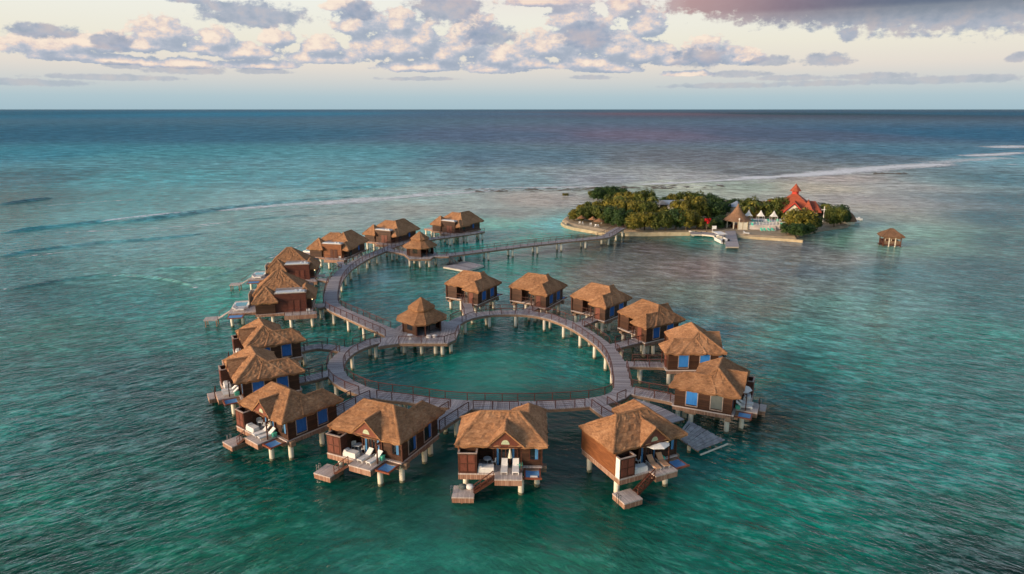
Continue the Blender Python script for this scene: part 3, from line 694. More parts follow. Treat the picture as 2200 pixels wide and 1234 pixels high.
BR = [(960, 548), (1010, 541.5), (1061, 535), (1135, 526), (1208, 518), (1260, 513), (1296, 509), (1310, 503), (1322, 495.5), (1334, 489)]
WALKS = {
 'ring': (walk_pts(RING), 2.4), 'cha': (walk_pts(CH_A), 2.9), 'chb': (walk_pts(CH_B), 2.4), 'chc': (walk_pts(CH_C), 2.4), 'br': (walk_pts(BR), 2.9),
 'gf': (walk_pts([(745, 752), (715, 746), (681, 744), (648, 750), (622, 757)]), 2.0),
 'ge': (walk_pts([(722, 797), (700, 803), (670, 811), (635, 818), (612, 822)]), 2.0),
 'gc': (walk_pts([(800, 846), (765, 860), (727, 880), (700, 894)]), 2.0),
 'gb': (walk_pts([(1000, 872), (980, 884), (955, 900), (928, 918)]), 2.3),
 'ga': (walk_pts([(1134, 872), (1136, 884), (1138, 896)]), 1.9),
 'gd': (walk_pts([(1280, 866), (1298, 880), (1318, 893), (1335, 903)]), 2.3),
 'gg': (walk_pts([(1337, 833), (1370, 842), (1410, 849), (1448, 857), (1478, 868)]), 2.2),
 'gh': (walk_pts([(1326, 782), (1360, 782), (1410, 783), (1458, 785)]), 2.0),
 'gi': (walk_pts([(1300, 748), (1330, 741), (1362, 733), (1395, 725)]), 2.0),
 'gj': (walk_pts([(1232, 701), (1255, 693), (1280, 683), (1303, 675)]), 1.9),
 'gk': (walk_pts([(1128, 671), (1143, 662), (1158, 654), (1170, 648)]), 1.9),
 'gl': (walk_pts([(1012, 678), (1006, 668), (1003, 656), (1006, 645)]), 2.1),
 'd1': (walk_pts([(711, 652), (698, 656), (680, 659)]), 1.5),
 'd2': (walk_pts([(716, 605), (700, 601), (683, 600)]), 1.5),
 'd3': (walk_pts([(745, 576), (735, 570), (730, 562)]), 1.5),
 'gr': (walk_pts([(1352, 862), (1385, 872), (1420, 886), (1455, 905)]), 2.2),
}
PLAT = [(838, 712), (868, 694), (955, 690), (990, 699), (979, 729), (962, 737), (857, 737), (812, 744)]
PLAT2 = [(868, 546), (880, 535), (925, 534), (940, 546), (925, 556), (880, 556)]
PLP = [[at(x, y, DZ) for x, y in q] for q in (PLAT, PLAT2)]
def inside(p, poly):
    r = False; n = len(poly)
    for i in range(n):
        a, b = poly[i], poly[(i + 1) % n]
        if (a.y > p.y) != (b.y > p.y) and p.x < (b.x - a.x) * (p.y - a.y) / (b.y - a.y) + a.x: r = not r
    return r
def covered(p, me):
    for k, (P, w) in WALKS.items():
        if k == me: continue
        for i in range(len(P) - 1):
            a, b = P[i], P[i + 1]; d = b - a; t = max(0, min(1, (p - a).dot(d) / max(1e-6, d.length_squared)))
            if (a + d * t - p).length < w / 2 - .02: return True
    return any(inside(p, q) for q in PLP)
ZO = 0
def boardwalk(key, name, label, cat='boardwalk', pilegap=5.0, group=None, rail=(1, 1), npile=2, z=DZ):
    global ZO
    P, w = WALKS[key]; c = sum(P, Vector()) / len(P); c.z = 0
    t = thing(name, label, cat, (c.x, c.y, 0), 0, group)
    ZO += 1; dz = -.0007 * ZO - (.004 if key[0] in 'gd' else 0)
    n = len(P); m = MB(); uv = []; s = 0; L_, R_ = [], []
    T = []
    for i in range(n):
        d = (P[min(n - 1, i + 1)] - P[max(0, i - 1)]); d.z = 0; d.normalize(); T.append(d)
        nrm = Vector((-d.y, d.x, 0)); L_.append(P[i] + nrm * w / 2); R_.append(P[i] - nrm * w / 2)
    vs = []; s = 0
    for i in range(n):
        if i: s += (P[i] - P[i - 1]).length
        for q, zz in ((R_[i], 0), (L_[i], 0), (L_[i], -.1), (R_[i], -.1)):
            vs.append((q.x - c.x, q.y - c.y, z + zz + dz)); uv.append((s, 0))
    fs = [(3, 2, 1, 0), (4 * n - 4, 4 * n - 3, 4 * n - 2, 4 * n - 1)]
    for i in range(n - 1):
        for a, b in ((0, 1), (1, 2), (2, 3), (3, 0)):
            fs.append((4 * i + a, 4 * i + b, 4 * i + 4 + b, 4 * i + 4 + a))
    m.add(vs, [f[::-1] for f in fs]); m.uv = uv; obj('deck', m, 'walk', t)
    for E in (L_, R_):
        m = MB()
        for i in range(n - 1):
            a, b = E[i] - c, E[i + 1] - c; k = .96
            a = (P[i] - c).lerp(a, k); b = (P[i + 1] - c).lerp(b, k)
            m.beam((a.x, a.y, z - .29 + dz), (b.x, b.y, z - .29 + dz), .1, .36)
        obj('side_beam', m, 'beam', t)
    # piles in pairs
    d = pilegap * .5; caps = MB(); got = False
    for i in range(1, n):
        d += (P[i] - P[i - 1]).length
        if d >= pilegap:
            d = 0
            if covered(P[i], key): d = pilegap * .7; continue
            nn = Vector((-T[i].y, T[i].x, 0)) * (w / 2 - .35); q = P[i] - c; got = True
            caps.beam((q.x - nn.x * 1.2, q.y - nn.y * 1.2, z - .6), (q.x + nn.x * 1.2, q.y + nn.y * 1.2, z - .6), .4, .26)
            for sg in ((-1, 1) if npile == 2 else (0,)):
                m = MB(); m.cyl(q.x + nn.x * sg, q.y + nn.y * sg, -2.2, z - .5, .27, .27, 12); obj('pile', m, 'pile', t)
    if got: obj('cross_beam', caps, 'beam', t)
    for side, E in zip(rail, (L_, R_)):
        if not side: continue
        run = []
        for i in range(n):
            q = P[i].lerp(E[i], .93)
            if covered(q, key):
                rail_mesh([v - c for v in run], t); run = []
            else: run.append(q)
        rail_mesh([v - c for v in run], t)
    return t
boardwalk('ring', 'ring_boardwalk', 'grey heart-shaped plank boardwalk with brown rails linking the near villas')
boardwalk('cha', 'chain_boardwalk', 'grey curving boardwalk running past the double villas to the small two-tier pavilion', pilegap=4.6)
boardwalk('chb', 'chain_boardwalk', 'grey boardwalk spur ending at the double villa that stands alone')
boardwalk('chc', 'chain_boardwalk', 'short boardwalk under the far two-tier pavilion')
boardwalk('br', 'bridge', 'long straight footbridge on white piles leading to the wooded island', 'bridge', pilegap=7)
GW = {'gf': 'third villa up the left side', 'ge': 'second villa up the left side', 'gc': 'lower left corner villa', 'gb': 'villa left of the head-on one', 'ga': 'head-on villa',
      'gd': 'villa beside the plank ramp', 'gg': 'lower right villa with the bright blue window', 'gh': 'right side villa with a notched roof', 'gi': 'upper right villa', 'gj': 'third villa of the far row',
      'gk': 'middle villa of the far row', 'gl': 'far villa by the square float', 'd1': 'nearest double villa', 'd2': 'second double villa', 'd3': 'third double villa with the orange block'}
for k_, ph in GW.items():
    boardwalk(k_, 'gangway', 'railed plank gangway to the ' + ph, 'gangway', 4.5, 'gangways from the boardwalks to the villas', npile=1 if k_[0] == 'd' else 2, rail=(1, 1) if k_[0] == 'g' else (0, 0))
boardwalk('gr', 'gangway', 'plank walkway leading down to the sloping ramp beside the villa with the white shower', 'gangway', 4.5, None, rail=(0, 0))

platform('gazebo_platform', PLAT, 'plank platform carrying the two-tier pavilion at the dip of the heart', 'platform',
         piles=[(868, 728), (905, 730), (935, 730), (950, 732), (968, 726), (960, 712), (855, 715), (890, 712)],
         rails=[[(857, 736.5), (905, 736.5), (955, 736.5)], [(955, 736.5), (978, 729), (985, 712)], [(872, 694), (905, 692)]])
platform('gazebo_platform', PLAT2, 'plank platform under the far two-tier pavilion', 'platform', piles=[(880, 552), (902, 554), (922, 553), (936, 548), (890, 546), (915, 546)])
p = at(907, 709, DZ); GZ.spawn('pavilion', 'octagonal pavilion with two-tier thatched roof at the dip of the heart boardwalk', 'pavilion', (p.x, p.y, -.005), R(4), 'two-tier pavilions', .97)
p = at(903, 547, DZ); GZ.spawn('pavilion', 'octagonal pavilion with two-tier thatched roof on the chain boardwalk before the long bridge', 'pavilion', (p.x, p.y, -.005), R(24), 'two-tier pavilions', 1.0)
p = at(934, 725, DZ); BEAN_W.spawn('lounge_seat', 'white lounge seat at the right of the pavilion in the dip of the heart', 'seat', (p.x, p.y, DZ), 0)
p = at(921, 726, DZ); BEAN_W.spawn('lounge_seat', 'white lounge seat nearest the door of the pavilion in the dip of the heart', 'seat', (p.x, p.y, DZ), 0)
p = at(881, 729, DZ); TABLE.spawn('cafe_table', 'low white table in front of the pavilion in the dip of the heart', 'table', (p.x, p.y, DZ), 0)

# small figures on the boardwalk: one person strolling
def person(px, py, label, rz=0):
    p = at(px, py, DZ); t = thing('person', label, 'person', (p.x, p.y, DZ), rz)
    me = bpy.data.meshes.new('body')
    vs = [(0, 0, .95), (0, 0, 1.2), (0, 0, 1.42), (0, .0, 1.52), (0, .01, 1.66), (.2, 0, 1.4), (.26, .03, 1.12), (.27, -.06, .86), (-.2, 0, 1.4), (-.26, .0, 1.12), (-.25, -.1, .88),
          (.1, 0, .9), (.11, -.1, .5), (.11, -.02, .08), (.11, -.14, .04), (-.1, 0, .9), (-.11, .08, .5), (-.11, .2, .1), (-.11, .08, .04), (0, .01, 1.74)]
    ed = [(0, 1), (1, 2), (2, 3), (3, 4), (4, 19), (2, 5), (5, 6), (6, 7), (2, 8), (8, 9), (9, 10), (0, 11), (11, 12), (12, 13), (13, 14), (0, 15), (15, 16), (16, 17), (17, 18)]
    rad = [.15, .14, .15, .06, .1, .075, .045, .035, .075, .045, .035, .1, .065, .045, .04, .1, .065, .045, .04, .07]
    me.from_pydata(vs, ed, []); o = bpy.data.objects.new('body', me); COL.objects.link(o)
    o.modifiers.new('skin', 'SKIN'); o.modifiers.new('sub', 'SUBSURF').levels = 1
    for v, r_ in zip(me.skin_vertices[0].data, rad): v.radius = (r_, r_ * .8)
    me.skin_vertices[0].data[0].use_root = True
    me.materials.append(M['shirt']); o.parent = t
    bpy.context.view_layer.update()
    return t
person(1154, 688, 'small figure in pale clothes standing on the far arc of the heart boardwalk', 1.2) if False else None

# round white floats / lamps moored near the far arc
for px, py, lab in ((1034, 664, 'round white marker float beside the gangway of the far villa by the square float'), (1246, 694, 'round pale marker float by the gangway of the third far villa')):
    p = at(px, py, 0); k = Kit(); m = k.mb(); vs = []; fs = []; n = 12
    for j in range(7):
        a = -math.pi / 2 + j * math.pi / 6
        for i in range(n): b_ = i * 2 * math.pi / n; vs.append((.38 * math.cos(a) * math.cos(b_), .38 * math.cos(a) * math.sin(b_), .25 + .38 * math.sin(a)))
    for j in range(6):
        for i in range(n): fs.append((j * n + i, j * n + (i + 1) % n, (j + 1) * n + (i + 1) % n, (j + 1) * n + i))
    m.add(vs, fs); k.add('ball', m, 'white', smooth=True); m = k.mb(); m.cyl(0, 0, .6, .8, .08, .08, 8); k.add('ring', m, 'steel')
    k.spawn('float', lab, 'float', (p.x, p.y, 0), 0)

# ------------------------------------------------------------------ square float and plank ramp
P = [at(x, y, .55) for x, y in ((952, 573), (1002, 582), (1040, 570), (997, 561))]; c = sum(P, Vector()) / 4
t = thing('swim_float', 'square grey plank float moored below the long footbridge', 'float', (c.x, c.y, 0))
m = MB(); m.prism([((p.x - c.x) * .97, (p.y - c.y) * .97) for p in P], .45, .56); m.uv = [(v[0] * .7 + v[1] * .7, 0) for v in m.v]; obj('deck', m, 'walk', t)
m = MB(); m.prism([(p.x - c.x, p.y - c.y) for p in P], .1, .449); obj('rim', m, 'cream', t)
a = at(965, 550, DZ); b = at(978, 567, .6); m = MB()
t = thing('stair', 'steep plank stair from the footbridge down to the square float', 'stair', (a.x, a.y, 0)); d = b - a; 
for s_ in (-.6, .6): m.beam((s_, 0, DZ - .1), (d.x + s_, d.y, .6), .1, .25)
for i in range(10): q = Vector((0, 0, DZ)).lerp(Vector((d.x, d.y, .6)), (i + .5) / 10); m.box(q.x - .6, q.x + .6, q.y - .15, q.y + .15, q.z - .1, q.z - .05)
obj('steps', m, 'walk', t); m = MB()
for s_ in (-.65, .65): m.beam((s_, 0, DZ + .9), (d.x + s_, d.y, 1.5), .07); m.beam((s_, 0, DZ), (s_, 0, DZ + .9), .07); m.beam((d.x + s_, d.y, .6), (d.x + s_, d.y, 1.5), .07)
obj('handrail', m, 'rail', t)
for px, py, lab in ((966, 569, 'black water bike stored on the left of the square float'), (990, 561, 'black water bike stored at the back of the square float')):
    p = at(px, py, .56); k = Kit(); m = k.mb(); m.box(-.7, .7, -.35, -.15, 0, .25); m.box(-.7, .7, .15, .35, 0, .25); m.box(-.1, .1, -.3, .3, .25, .9); k.add('hull', m, 'black')
    m = k.mb(); m.cyl(-.1, 0, .9, 1.0, .2, .16, 10); k.add('seat', m, 'black'); m = k.mb(); m.beam((.4, -.3, 1.0), (.4, .3, 1.0), .05); m.beam((.3, 0, .3), (.4, 0, 1.0), .06); k.add('handlebar', m, 'steel')
    k.spawn('water_bike', lab, 'water bike', tuple(p), .5)

A0, A1, B0, B1 = at(1497, 968, .75), at(1556, 945, .75), at(1453, 937, 2.0), at(1478, 903, 2.0)
A1 = A0 + (A1 - A0); t = thing('plank_ramp', 'weathered grey plank ramp sloping into the water right of the villa with the white shower', 'ramp', tuple(Vector((A0.x, A0.y, 0))))
c = Vector((A0.x, A0.y, 0)); m = MB(); n = 22
for i in range(n):
    t0, t1 = i / n, (i + .86) / n; st = .02 * (i % 3)
    z_drop = 0 if i > 5 else 0
    a, b = A0.lerp(B0, t0) - c, A1.lerp(B1, t0) - c; a2, b2 = A0.lerp(B0, t1) - c, A1.lerp(B1, t1) - c
    ex = Vector((U(-.1, .1), 0, 0))
    vs = [tuple(v + ex) for v in (a, b, b2, a2)]; m.add(vs + [(x, y, z - .09) for x, y, z in vs], [(0, 1, 2, 3), (7, 6, 5, 4), (0, 4, 5, 1), (1, 5, 6, 2), (2, 6, 7, 3), (3, 7, 4, 0)])
m.uv = [(v[0], v[1]) for v in m.v]; M['ramp'] = noise_mat('silvered_planks', (.20, .19, .195), (.42, .40, .40), scale=1.3, stretch=(1, 1, 1), rough=.85)
obj('planks', m, 'ramp', t)
m = MB()
for s_ in (.08, .5, .92):
    a = A0.lerp(A1, s_) - c; b = B0.lerp(B1, s_) - c; m.beam((a.x, a.y, a.z - .25), (b.x, b.y, b.z - .25), .15, .25)
obj('joist', m, 'beam', t)
m = MB(); o_ = Vector((.35, -.35, -.35)); a = A0 - c + o_; b = A1 - c + o_; m.beam(tuple(a), tuple(b), .14, .14); obj('edge_beam', m, 'cream', t)
for s_ in (.15, .85):
    q = A0.lerp(B0, .5).lerp(A1.lerp(B1, .5), s_) - c; m = MB(); m.cyl(q.x, q.y, -2, 1.1, .22, .22, 10); obj('pile', m, 'pile', t)

# ------------------------------------------------------------------ island
ISL = [(1206, 476), (1216, 483), (1235, 489), (1260, 493), (1285, 498), (1308, 501.5), (1345, 501), (1380, 501.5), (1430, 501), (1482, 500.5), (1520, 503), (1560, 505), (1582, 509), (1620, 512), (1673, 514), (1712, 514), (1730, 506), (1760, 499), (1792, 494), (1822, 490), (1832, 480), (1840, 471.5), (1800, 452), (1760, 444), (1700, 437), (1600, 434), (1500, 433), (1400, 437), (1330, 443), (1280, 450), (1240, 460), (1212, 470)]
P = [at(x, y, 0) for x, y in ISL]; n = len(P); cc = sum(P, Vector()) / n
vs = []; fs = []
rings = ((1.0, -.5), (.992, .35), (.975, .8), (.9, .95), (.6, 1.0), (.3, 1.0))
for s_, z in rings:
    for p in P: q = cc.lerp(p, s_); vs.append((q.x - cc.x, q.y - cc.y, z))
vs.append((0, 0, 1.0))
for j in range(len(rings) - 1):
    for i in range(n): fs.append((j * n + i, j * n + (i + 1) % n, (j + 1) * n + (i + 1) % n, (j + 1) * n + i))
for i in range(n): fs.append(((len(rings) - 1) * n + i, (len(rings) - 1) * n + (i + 1) % n, len(vs) - 1))
m = MB(); m.add(vs, fs); o = obj('island_ground', m, 'sand'); o.location = cc; tag(o, kind='structure')
def wall_line(pts, z0, z1, w, label, name='sea_wall', mat='seawall'):
    Q = [at(x, y, z1) for x, y in pts]; c = Vector((Q[0].x, Q[0].y, 0)); m = MB()
    for i in range(len(Q) - 1):
        a, b = Q[i] - c, Q[i + 1] - c; d = (b - a).normalized() * (w * .35); a = a - d; b = b + d
        m.beam((a.x, a.y, (z0 + z1) / 2 + .002 * i), (b.x, b.y, (z0 + z1) / 2 + .002 * i), w, z1 - z0)
    o = obj(name, m, mat); o.location = c; tag(o, label, 'wall'); return o
wall_line([(1208, 478), (1216, 484), (1235, 489), (1260, 493), (1285, 498), (1306, 501)], -.6, .95, .9, 'low cream sea wall curving round the left tip of the island')
wall_line([(1345, 499.5), (1380, 500), (1430, 499.5), (1480, 499)], -.6, 1.1, .8, 'low tan sea wall along the island shore right of the footbridge')
wall_line([(1584, 506.5), (1640, 510), (1690, 513), (1723, 516)], -.6, .75, .7, 'long cream sea wall below the pool terrace')

# ---- foliage
def crown_mesh(name, r, h, z0, nleaf, lump, size, mat, seed, squash=1.0):
    rg = random.Random(seed); vs = []; fs = []
    blobs = []
    for i in range(lump):
        a = rg.uniform(0, 2 * math.pi); d = r * .68 * math.sqrt(rg.random()); zz = z0 + h * rg.uniform(.16, .8)
        br = r * rg.uniform(.16, .40); zz = min(zz, z0 + h - br * .8 - (d / r) ** 2 * h * .35)
        blobs.append((d * math.cos(a), d * math.sin(a), max(zz, z0 + .12 * h), br))
    per = nleaf // lump
    for bx, by, bz, br in blobs:
        for i in range(per):
            th = rg.uniform(0, 2 * math.pi); u = rg.uniform(-.75, 1); q = math.sqrt(max(0, 1 - u * u)); rr = br * rg.uniform(.72, 1.12)
            d = Vector((q * math.cos(th), q * math.sin(th), u)); p = Vector((bx, by, bz)) + Vector((d.x * rr, d.y * rr, d.z * rr * squash))
            nn = (d + Vector((rg.uniform(-.7, .7), rg.uniform(-.7, .7), rg.uniform(-.4, .9)))).normalized()
            t1 = nn.cross(Vector((rg.uniform(-1, 1), rg.uniform(-1, 1), .3))).normalized(); t2 = nn.cross(t1); s_ = size * rg.uniform(.6, 1.3)
            o = len(vs); vs += [tuple(p + t1 * s_ * .5), tuple(p + t2 * s_ * .32), tuple(p - t1 * s_ * .5), tuple(p - t2 * s_ * .32)]; fs.append((o, o + 1, o + 2, o + 3))
    m = MB(); m.add(vs, fs); return m.mesh(name, mat)
def trunk_mesh(h, r, seed):
    rg = random.Random(seed); m = MB(); x = y = 0; z = 0
    for i in range(4):
        nx, ny, nz = x + rg.uniform(-.15, .15), y + rg.uniform(-.15, .15), z + h / 4
        m.beam((x, y, z), (nx, ny, nz + .03), r * 2 * (1 - i * .15)); x, y, z = nx, ny, nz
    for i in range(5):
        a = rg.uniform(0, 6.28); m.beam((x * .8, y * .8, h * rg.uniform(.5, .9)), (x + math.cos(a) * h * .35, y + math.sin(a) * h * .35, h * 1.25), r * .8)
    return m.mesh('trunk', 'bark')
TREES = {}
for kind, mat in (('y', 'leaf_yellow'), ('m', 'leaf_mid'), ('d', 'leaf_dark')):
    for v in range(3):
        TREES[kind, v] = (crown_mesh('crown', 4.0, 5.4, .6, 4600, 34, .52, mat, ord(kind) + v * 17), trunk_mesh(2.4, .2, v))
TN = {'y': ('bushy_tree', 'yellow green bushy tree '), 'm': ('bushy_tree', 'mid green bushy tree '), 'd': ('mangrove_tree', 'dark green bushy tree ')}
def tree(px, py, kind, s=1.0, sz=1.0, where='', group='trees of the island grove', z=.95):
    p = at(px, py, z); v = random.randrange(3); cr, tr = TREES[kind, v]; nm, lb = TN[kind]
    t = thing(nm, lb + where, 'tree', tuple(p), U(0, 6.28), group); t.scale = (s, s, s * sz)
    obj('crown', cr, None, t); obj('trunk', tr, None, t)
front = [(1234, 474, 'y', .72, .95), (1252, 476, 'm', .85, 1), (1272, 476, 'm', .95, 1), (1296, 481, 'm', 1.0, 1.05), (1318, 486, 'd', 1.05, 1), (1340, 491, 'd', 1.05, 1), (1362, 495, 'y', 1.0, 1), (1385, 495, 'y', 1.05, 1), (1408, 495, 'm', 1.0, 1), (1430, 495, 'm', 1.0, 1.05), (1452, 494, 'd', 1.05, 1.1), (1474, 494, 'y', 1.0, 1.1), (1496, 492, 'y', .95, .8), (1518, 492, 'm', .9, .7), (1538, 491, 'd', .85, .7), (1552, 486, 'd', .8, .75)]
mid = [(1250, 466, 'y', .85, .95), (1272, 466, 'm', .95, 1), (1294, 468, 'y', 1, 1.05), (1318, 470, 'y', 1.1, 1.1), (1342, 473, 'y', 1.1, 1.15), (1366, 476, 'y', 1.1, 1.15), (1390, 478, 'm', 1.1, 1.1), (1416, 480, 'y', 1.0, .95), (1440, 480, 'd', 1.0, .9), (1462, 478, 'y', 1.15, 1.15), (1484, 476, 'y', 1.2, 1.25), (1506, 474, 'm', 1.1, 1.1), (1528, 474, 'd', 1.1, 1.05), (1545, 470, 'd', 1.0, 1)]
back = [(1312, 456, 'm', 1.05, 1.1), (1334, 458, 'y', 1.1, 1.25), (1358, 460, 'y', 1.1, 1.3), (1382, 462, 'm', 1.15, 1.35), (1396, 458, 'd', 1.0, 1.2), (1432, 450, 'd', .85, .95), (1448, 451, 'y', .95, 1.1), (1470, 452, 'm', 1.0, 1.2), (1492, 452, 'm', 1.05, 1.2), (1512, 455, 'd', 1.1, 1.1), (1535, 457, 'd', 1.1, 1), (1556, 460, 'd', 1.0, .95), (1580, 455, 'd', .9, .9)]
for i, L_ in enumerate((front, mid, back)):
    for a in L_: tree(*a, where=('on the shore edge of the island grove', 'in the middle of the island grove', 'at the back of the island grove')[i], group=('grove trees along the shore', 'grove trees in the middle', 'grove trees at the back')[i])
for a, w in (((1606, 470, 'm', 1.0, 1.35), 'behind the pool, tallest and leftmost'), ((1620, 472, 'y', .8, .9), 'behind the left half of the pool'), ((1636, 470, 'y', 1.0, 1.1), 'behind the middle pool tent'),
             ((1656, 472, 'm', 1.05, 1.15), 'behind the right pool tent'), ((1672, 471, 'm', 1.05, 1.25), 'covering the left wing of the red roofed hall'), ((1760, 464, 'd', .8, 1.0), 'right of the red roofed hall'),
             ((1775, 470, 'd', .75, .9), 'by the white mast'), ((1792, 488, 'm', .95, 1.15), 'at the right end of the island, nearer one'), ((1806, 482, 'd', .95, 1.15), 'at the right end of the island, farther one'),
             ((1718, 498, 'y', 1.25, 1.0), 'in front of the red roofed hall, round and pale'), ((1742, 494, 'm', 1.0, .95), 'right of the round pale tree'), ((1700, 492, 'y', 1.0, .9), 'left of the round pale tree'),
             ((1694, 505, 'd', .85, .75), 'on the water edge below the hall, left'), ((1714, 508, 'd', .85, .75), 'on the water edge below the hall, middle'), ((1733, 504, 'd', .8, .75), 'on the water edge below the hall, right')):
    tree(*a, where=w, group='trees around the red roofed hall')
for a in ((1284, 430, 'd', 1.0, .8), (1296, 429, 'd', 1.1, .85), (1312, 429, 'd', 1.15, .85), (1328, 429, 'd', 1.1, .8), (1342, 429, 'd', .85, .7), (1275, 426, 'm', .7, .8)):
    tree(*a, where='on the separate reef islet behind the grove', group='islet trees', z=.1)
tree(1215, 421, 'y', .5, .4, where='alone on the reef flat left of the islet', group=None, z=.0)
def palm(px, py, h, label):
    p = at(px, py, .95); rg = random.Random(int(px)); t = thing('palm_tree', label, 'palm', tuple(p), U(0, 6), 'palms on the island')
    m = MB(); q = Vector((0, 0, 0)); dx, dy = rg.uniform(-.12, .12), rg.uniform(-.12, .12)
    for i in range(6):
        n_ = q + Vector((dx * i * .5, dy * i * .5, h / 6)); m.beam(q, n_ + Vector((0, 0, .03)), .34 - .025 * i); q = n_
    obj('trunk', m, 'bark', t)
    for k in range(13):
        a = k * 2 * math.pi / 13 + rg.uniform(-.2, .2); L0 = rg.uniform(2.2, 3.0); up = rg.uniform(.1, .9); m = MB(); vs = []; fs = []
        for i in range(8):
            t_ = i / 7; r_ = L0 * t_; z = q.z + up * r_ * .5 - .32 * r_ * r_ * (.8 + .3 * rg.random()); w = .42 * math.sin(math.pi * min(1, t_ * .9 + .08)) + .04
            c_ = Vector((q.x + r_ * math.cos(a), q.y + r_ * math.sin(a), z)); sd = Vector((-math.sin(a), math.cos(a), 0)) * w
            vs += [tuple(c_ + sd + Vector((0, 0, -w * .5))), tuple(c_), tuple(c_ - sd + Vector((0, 0, -w * .5)))]
        for i in range(7): b0 = i * 3; fs += [(b0, b0 + 3, b0 + 4, b0 + 1), (b0 + 1, b0 + 4, b0 + 5, b0 + 2)]
        m.add(vs, fs); obj('frond', m, 'leaf_yellow' if k % 3 == 0 else 'leaf_mid', t)
for a in ((1640, 473, 5.6, 'palm with drooping yellow fronds between the pool tents'), (1624, 474, 6.4, 'taller palm behind the left part of the pool'), (1606, 476, 5.2, 'palm close behind the conical pavilion'), (1776, 474, 5.6, 'thin palm near the white mast with the cross arm'), (1396, 470, 7.6, 'palm rising above the middle of the grove'), (1500, 470, 7.8, 'palm rising above the right part of the grove'), (1330, 466, 7.2, 'palm rising above the left part of the grove')):
    palm(*a)

# ---- red roofed hall
p = at(1704, 474, .95)
t = thing('pavilion_hall', 'white hall with bright red hipped roofs and a pointed cupola on the island', 'hall', tuple(p), R(-24))
m = MB(); m.box(-2.6, 2.6, -3.5, 6, 0, 3.4); m.box(-10, 7.4, 1, 8, 0, 3.3); obj('wall', m, 'cream', t)
for x in (2.9, 4.9, 6.9, -3, -5, -7):
    m = MB(); m.box(x - .18, x + .18, -.2, .2, 0, 3.3); obj('column', m, 'white', t)
m = MB()
for x0 in (-1.6, .5): m.box(x0, x0 + 1.1, -3.56, -3.501, 0, 2.4)
obj('doorway', m, 'black', t)
m = MB(); m.box(3.3, 6.6, .93, .999, .2, 2.9); m.box(-6.6, -3.3, .93, .999, .2, 2.9); obj('opening', m, 'black', t)
m = MB()
def plainhip(m, x0, x1, y0, y1, z0, z1, ix, iy):
    vs = [(x0, y0, z0), (x1, y0, z0), (x1, y1, z0), (x0, y1, z0), (x0 + ix, y0 + iy, z1), (x1 - ix, y0 + iy, z1), (x1 - ix, y1 - iy, z1), (x0 + ix, y1 - iy, z1)]
    m.add(vs, [(3, 2, 1, 0), (4, 5, 6, 7), (0, 1, 5, 4), (1, 2, 6, 5), (2, 3, 7, 6), (3, 0, 4, 7)])
plainhip(m, -11.0, 8.6, -1.0, 9.0, 3.2, 6.4, 2.3, 4.8); plainhip(m, -7.6, 6.8, -2.6, 10.8, 3.4, 8.6, 6.3, 5.7)
plainhip(m, 2.5, 5.8, -1.8, 6, 4.0, 6.9, 1.55, 1.5)
m.add([(-3.2, -4.2, 3.2), (0, -4.2, 6.5), (0, 2.5, 6.7), (-3.2, 2.5, 3.2), (3.2, -4.2, 3.2), (3.2, 2.5, 3.2)], [(0, 1, 2, 3), (1, 4, 5, 2)])
roof = obj('roof', m, 'red_roof', t)
m = MB(); m.beam((-3.3, -4.25, 3.1), (0, -4.25, 6.5), .12, .35); m.beam((3.3, -4.25, 3.1), (0, -4.25, 6.5), .12, .35); obj('barge_board', m, 'red_trim', roof)
m = MB(); m.add([(-2.6, -3.6, 3.2), (2.6, -3.6, 3.2), (0, -3.6, 5.9)], [(0, 1, 2)]); obj('gable', m, 'cream', t)
m = MB(); m.prism([(1.15 * math.cos(i * math.pi / 4 + .39) - .3, 4.1 + 1.15 * math.sin(i * math.pi / 4 + .39)) for i in range(8)], 8.0, 9.7); obj('cupola', m, 'red_trim', t)
m = MB(); m.cone_fan(-.3, 4.1, 9.6, 12.1, 1.95, 8, 0, 3, .39); obj('cupola_roof', m, 'red_roof', t)

# ---- conical thatched pavilion
p = at(1582, 489, .95); t = thing('thatched_pavilion', 'round open pavilion with a tall conical thatched roof beside the pool', 'pavilion', tuple(p))
m = MB(); m.cone_fan(0, 0, 2.5, 7.4, 4.5, 20, .16, 7); obj('roof', m, 'thatch_old', t)
m = MB(); m.cyl(0, 0, 7.1, 7.7, .22, .1, 8); obj('finial', m, 'thatch', t)
for i in range(8):
    a = i * math.pi / 4 + .2; m = MB(); m.box(3.3 * math.cos(a) - .14, 3.3 * math.cos(a) + .14, 3.3 * math.sin(a) - .14, 3.3 * math.sin(a) + .14, 0, 2.7); obj('column', m, 'cream', t)
m = MB(); m.cyl(0, .3, 0, 1.0, 1.8, 1.8, 14); obj('bar', m, 'dark_wood', t)
# blue roof, grey roofs
p = at(1580, 468, .95); t = thing('kiosk', 'kiosk with a pale blue pyramid roof rising behind the conical pavilion', 'kiosk', tuple(p))
m = MB(); m.cone_fan(0, 0, 4.1, 5.9, 3.0, 8, 0, 3); obj('roof', m, 'blue_roof', t); m = MB(); m.cyl(0, 0, 0, 4.1, 1.9, 1.9, 8); obj('wall', m, 'cream', t)
for px, py, w, lab, mt in ((1412, 462, 3.6, 'grey hipped roof of a low hut sunk in the island grove, left one', 'grey_roof'), (1438, 462, 4.4, 'long pale blue grey roof of a hut in the island grove', 'blue_roof'), (1466, 461, 3.0, 'small grey hipped roof in the grove, rightmost of three', 'grey_roof')):
    p = at(px, py, .95); t = thing('hut', lab, 'hut', tuple(p)); m = MB(); plainhip(m, -w, w, -2.2, 2.2, 3.9, 5.3, 2, 2.1); obj('roof', m, mt, t); m = MB(); m.box(-w + .5, w - .5, -1.7, 1.7, 0, 3.9); obj('wall', m, 'cream', t)
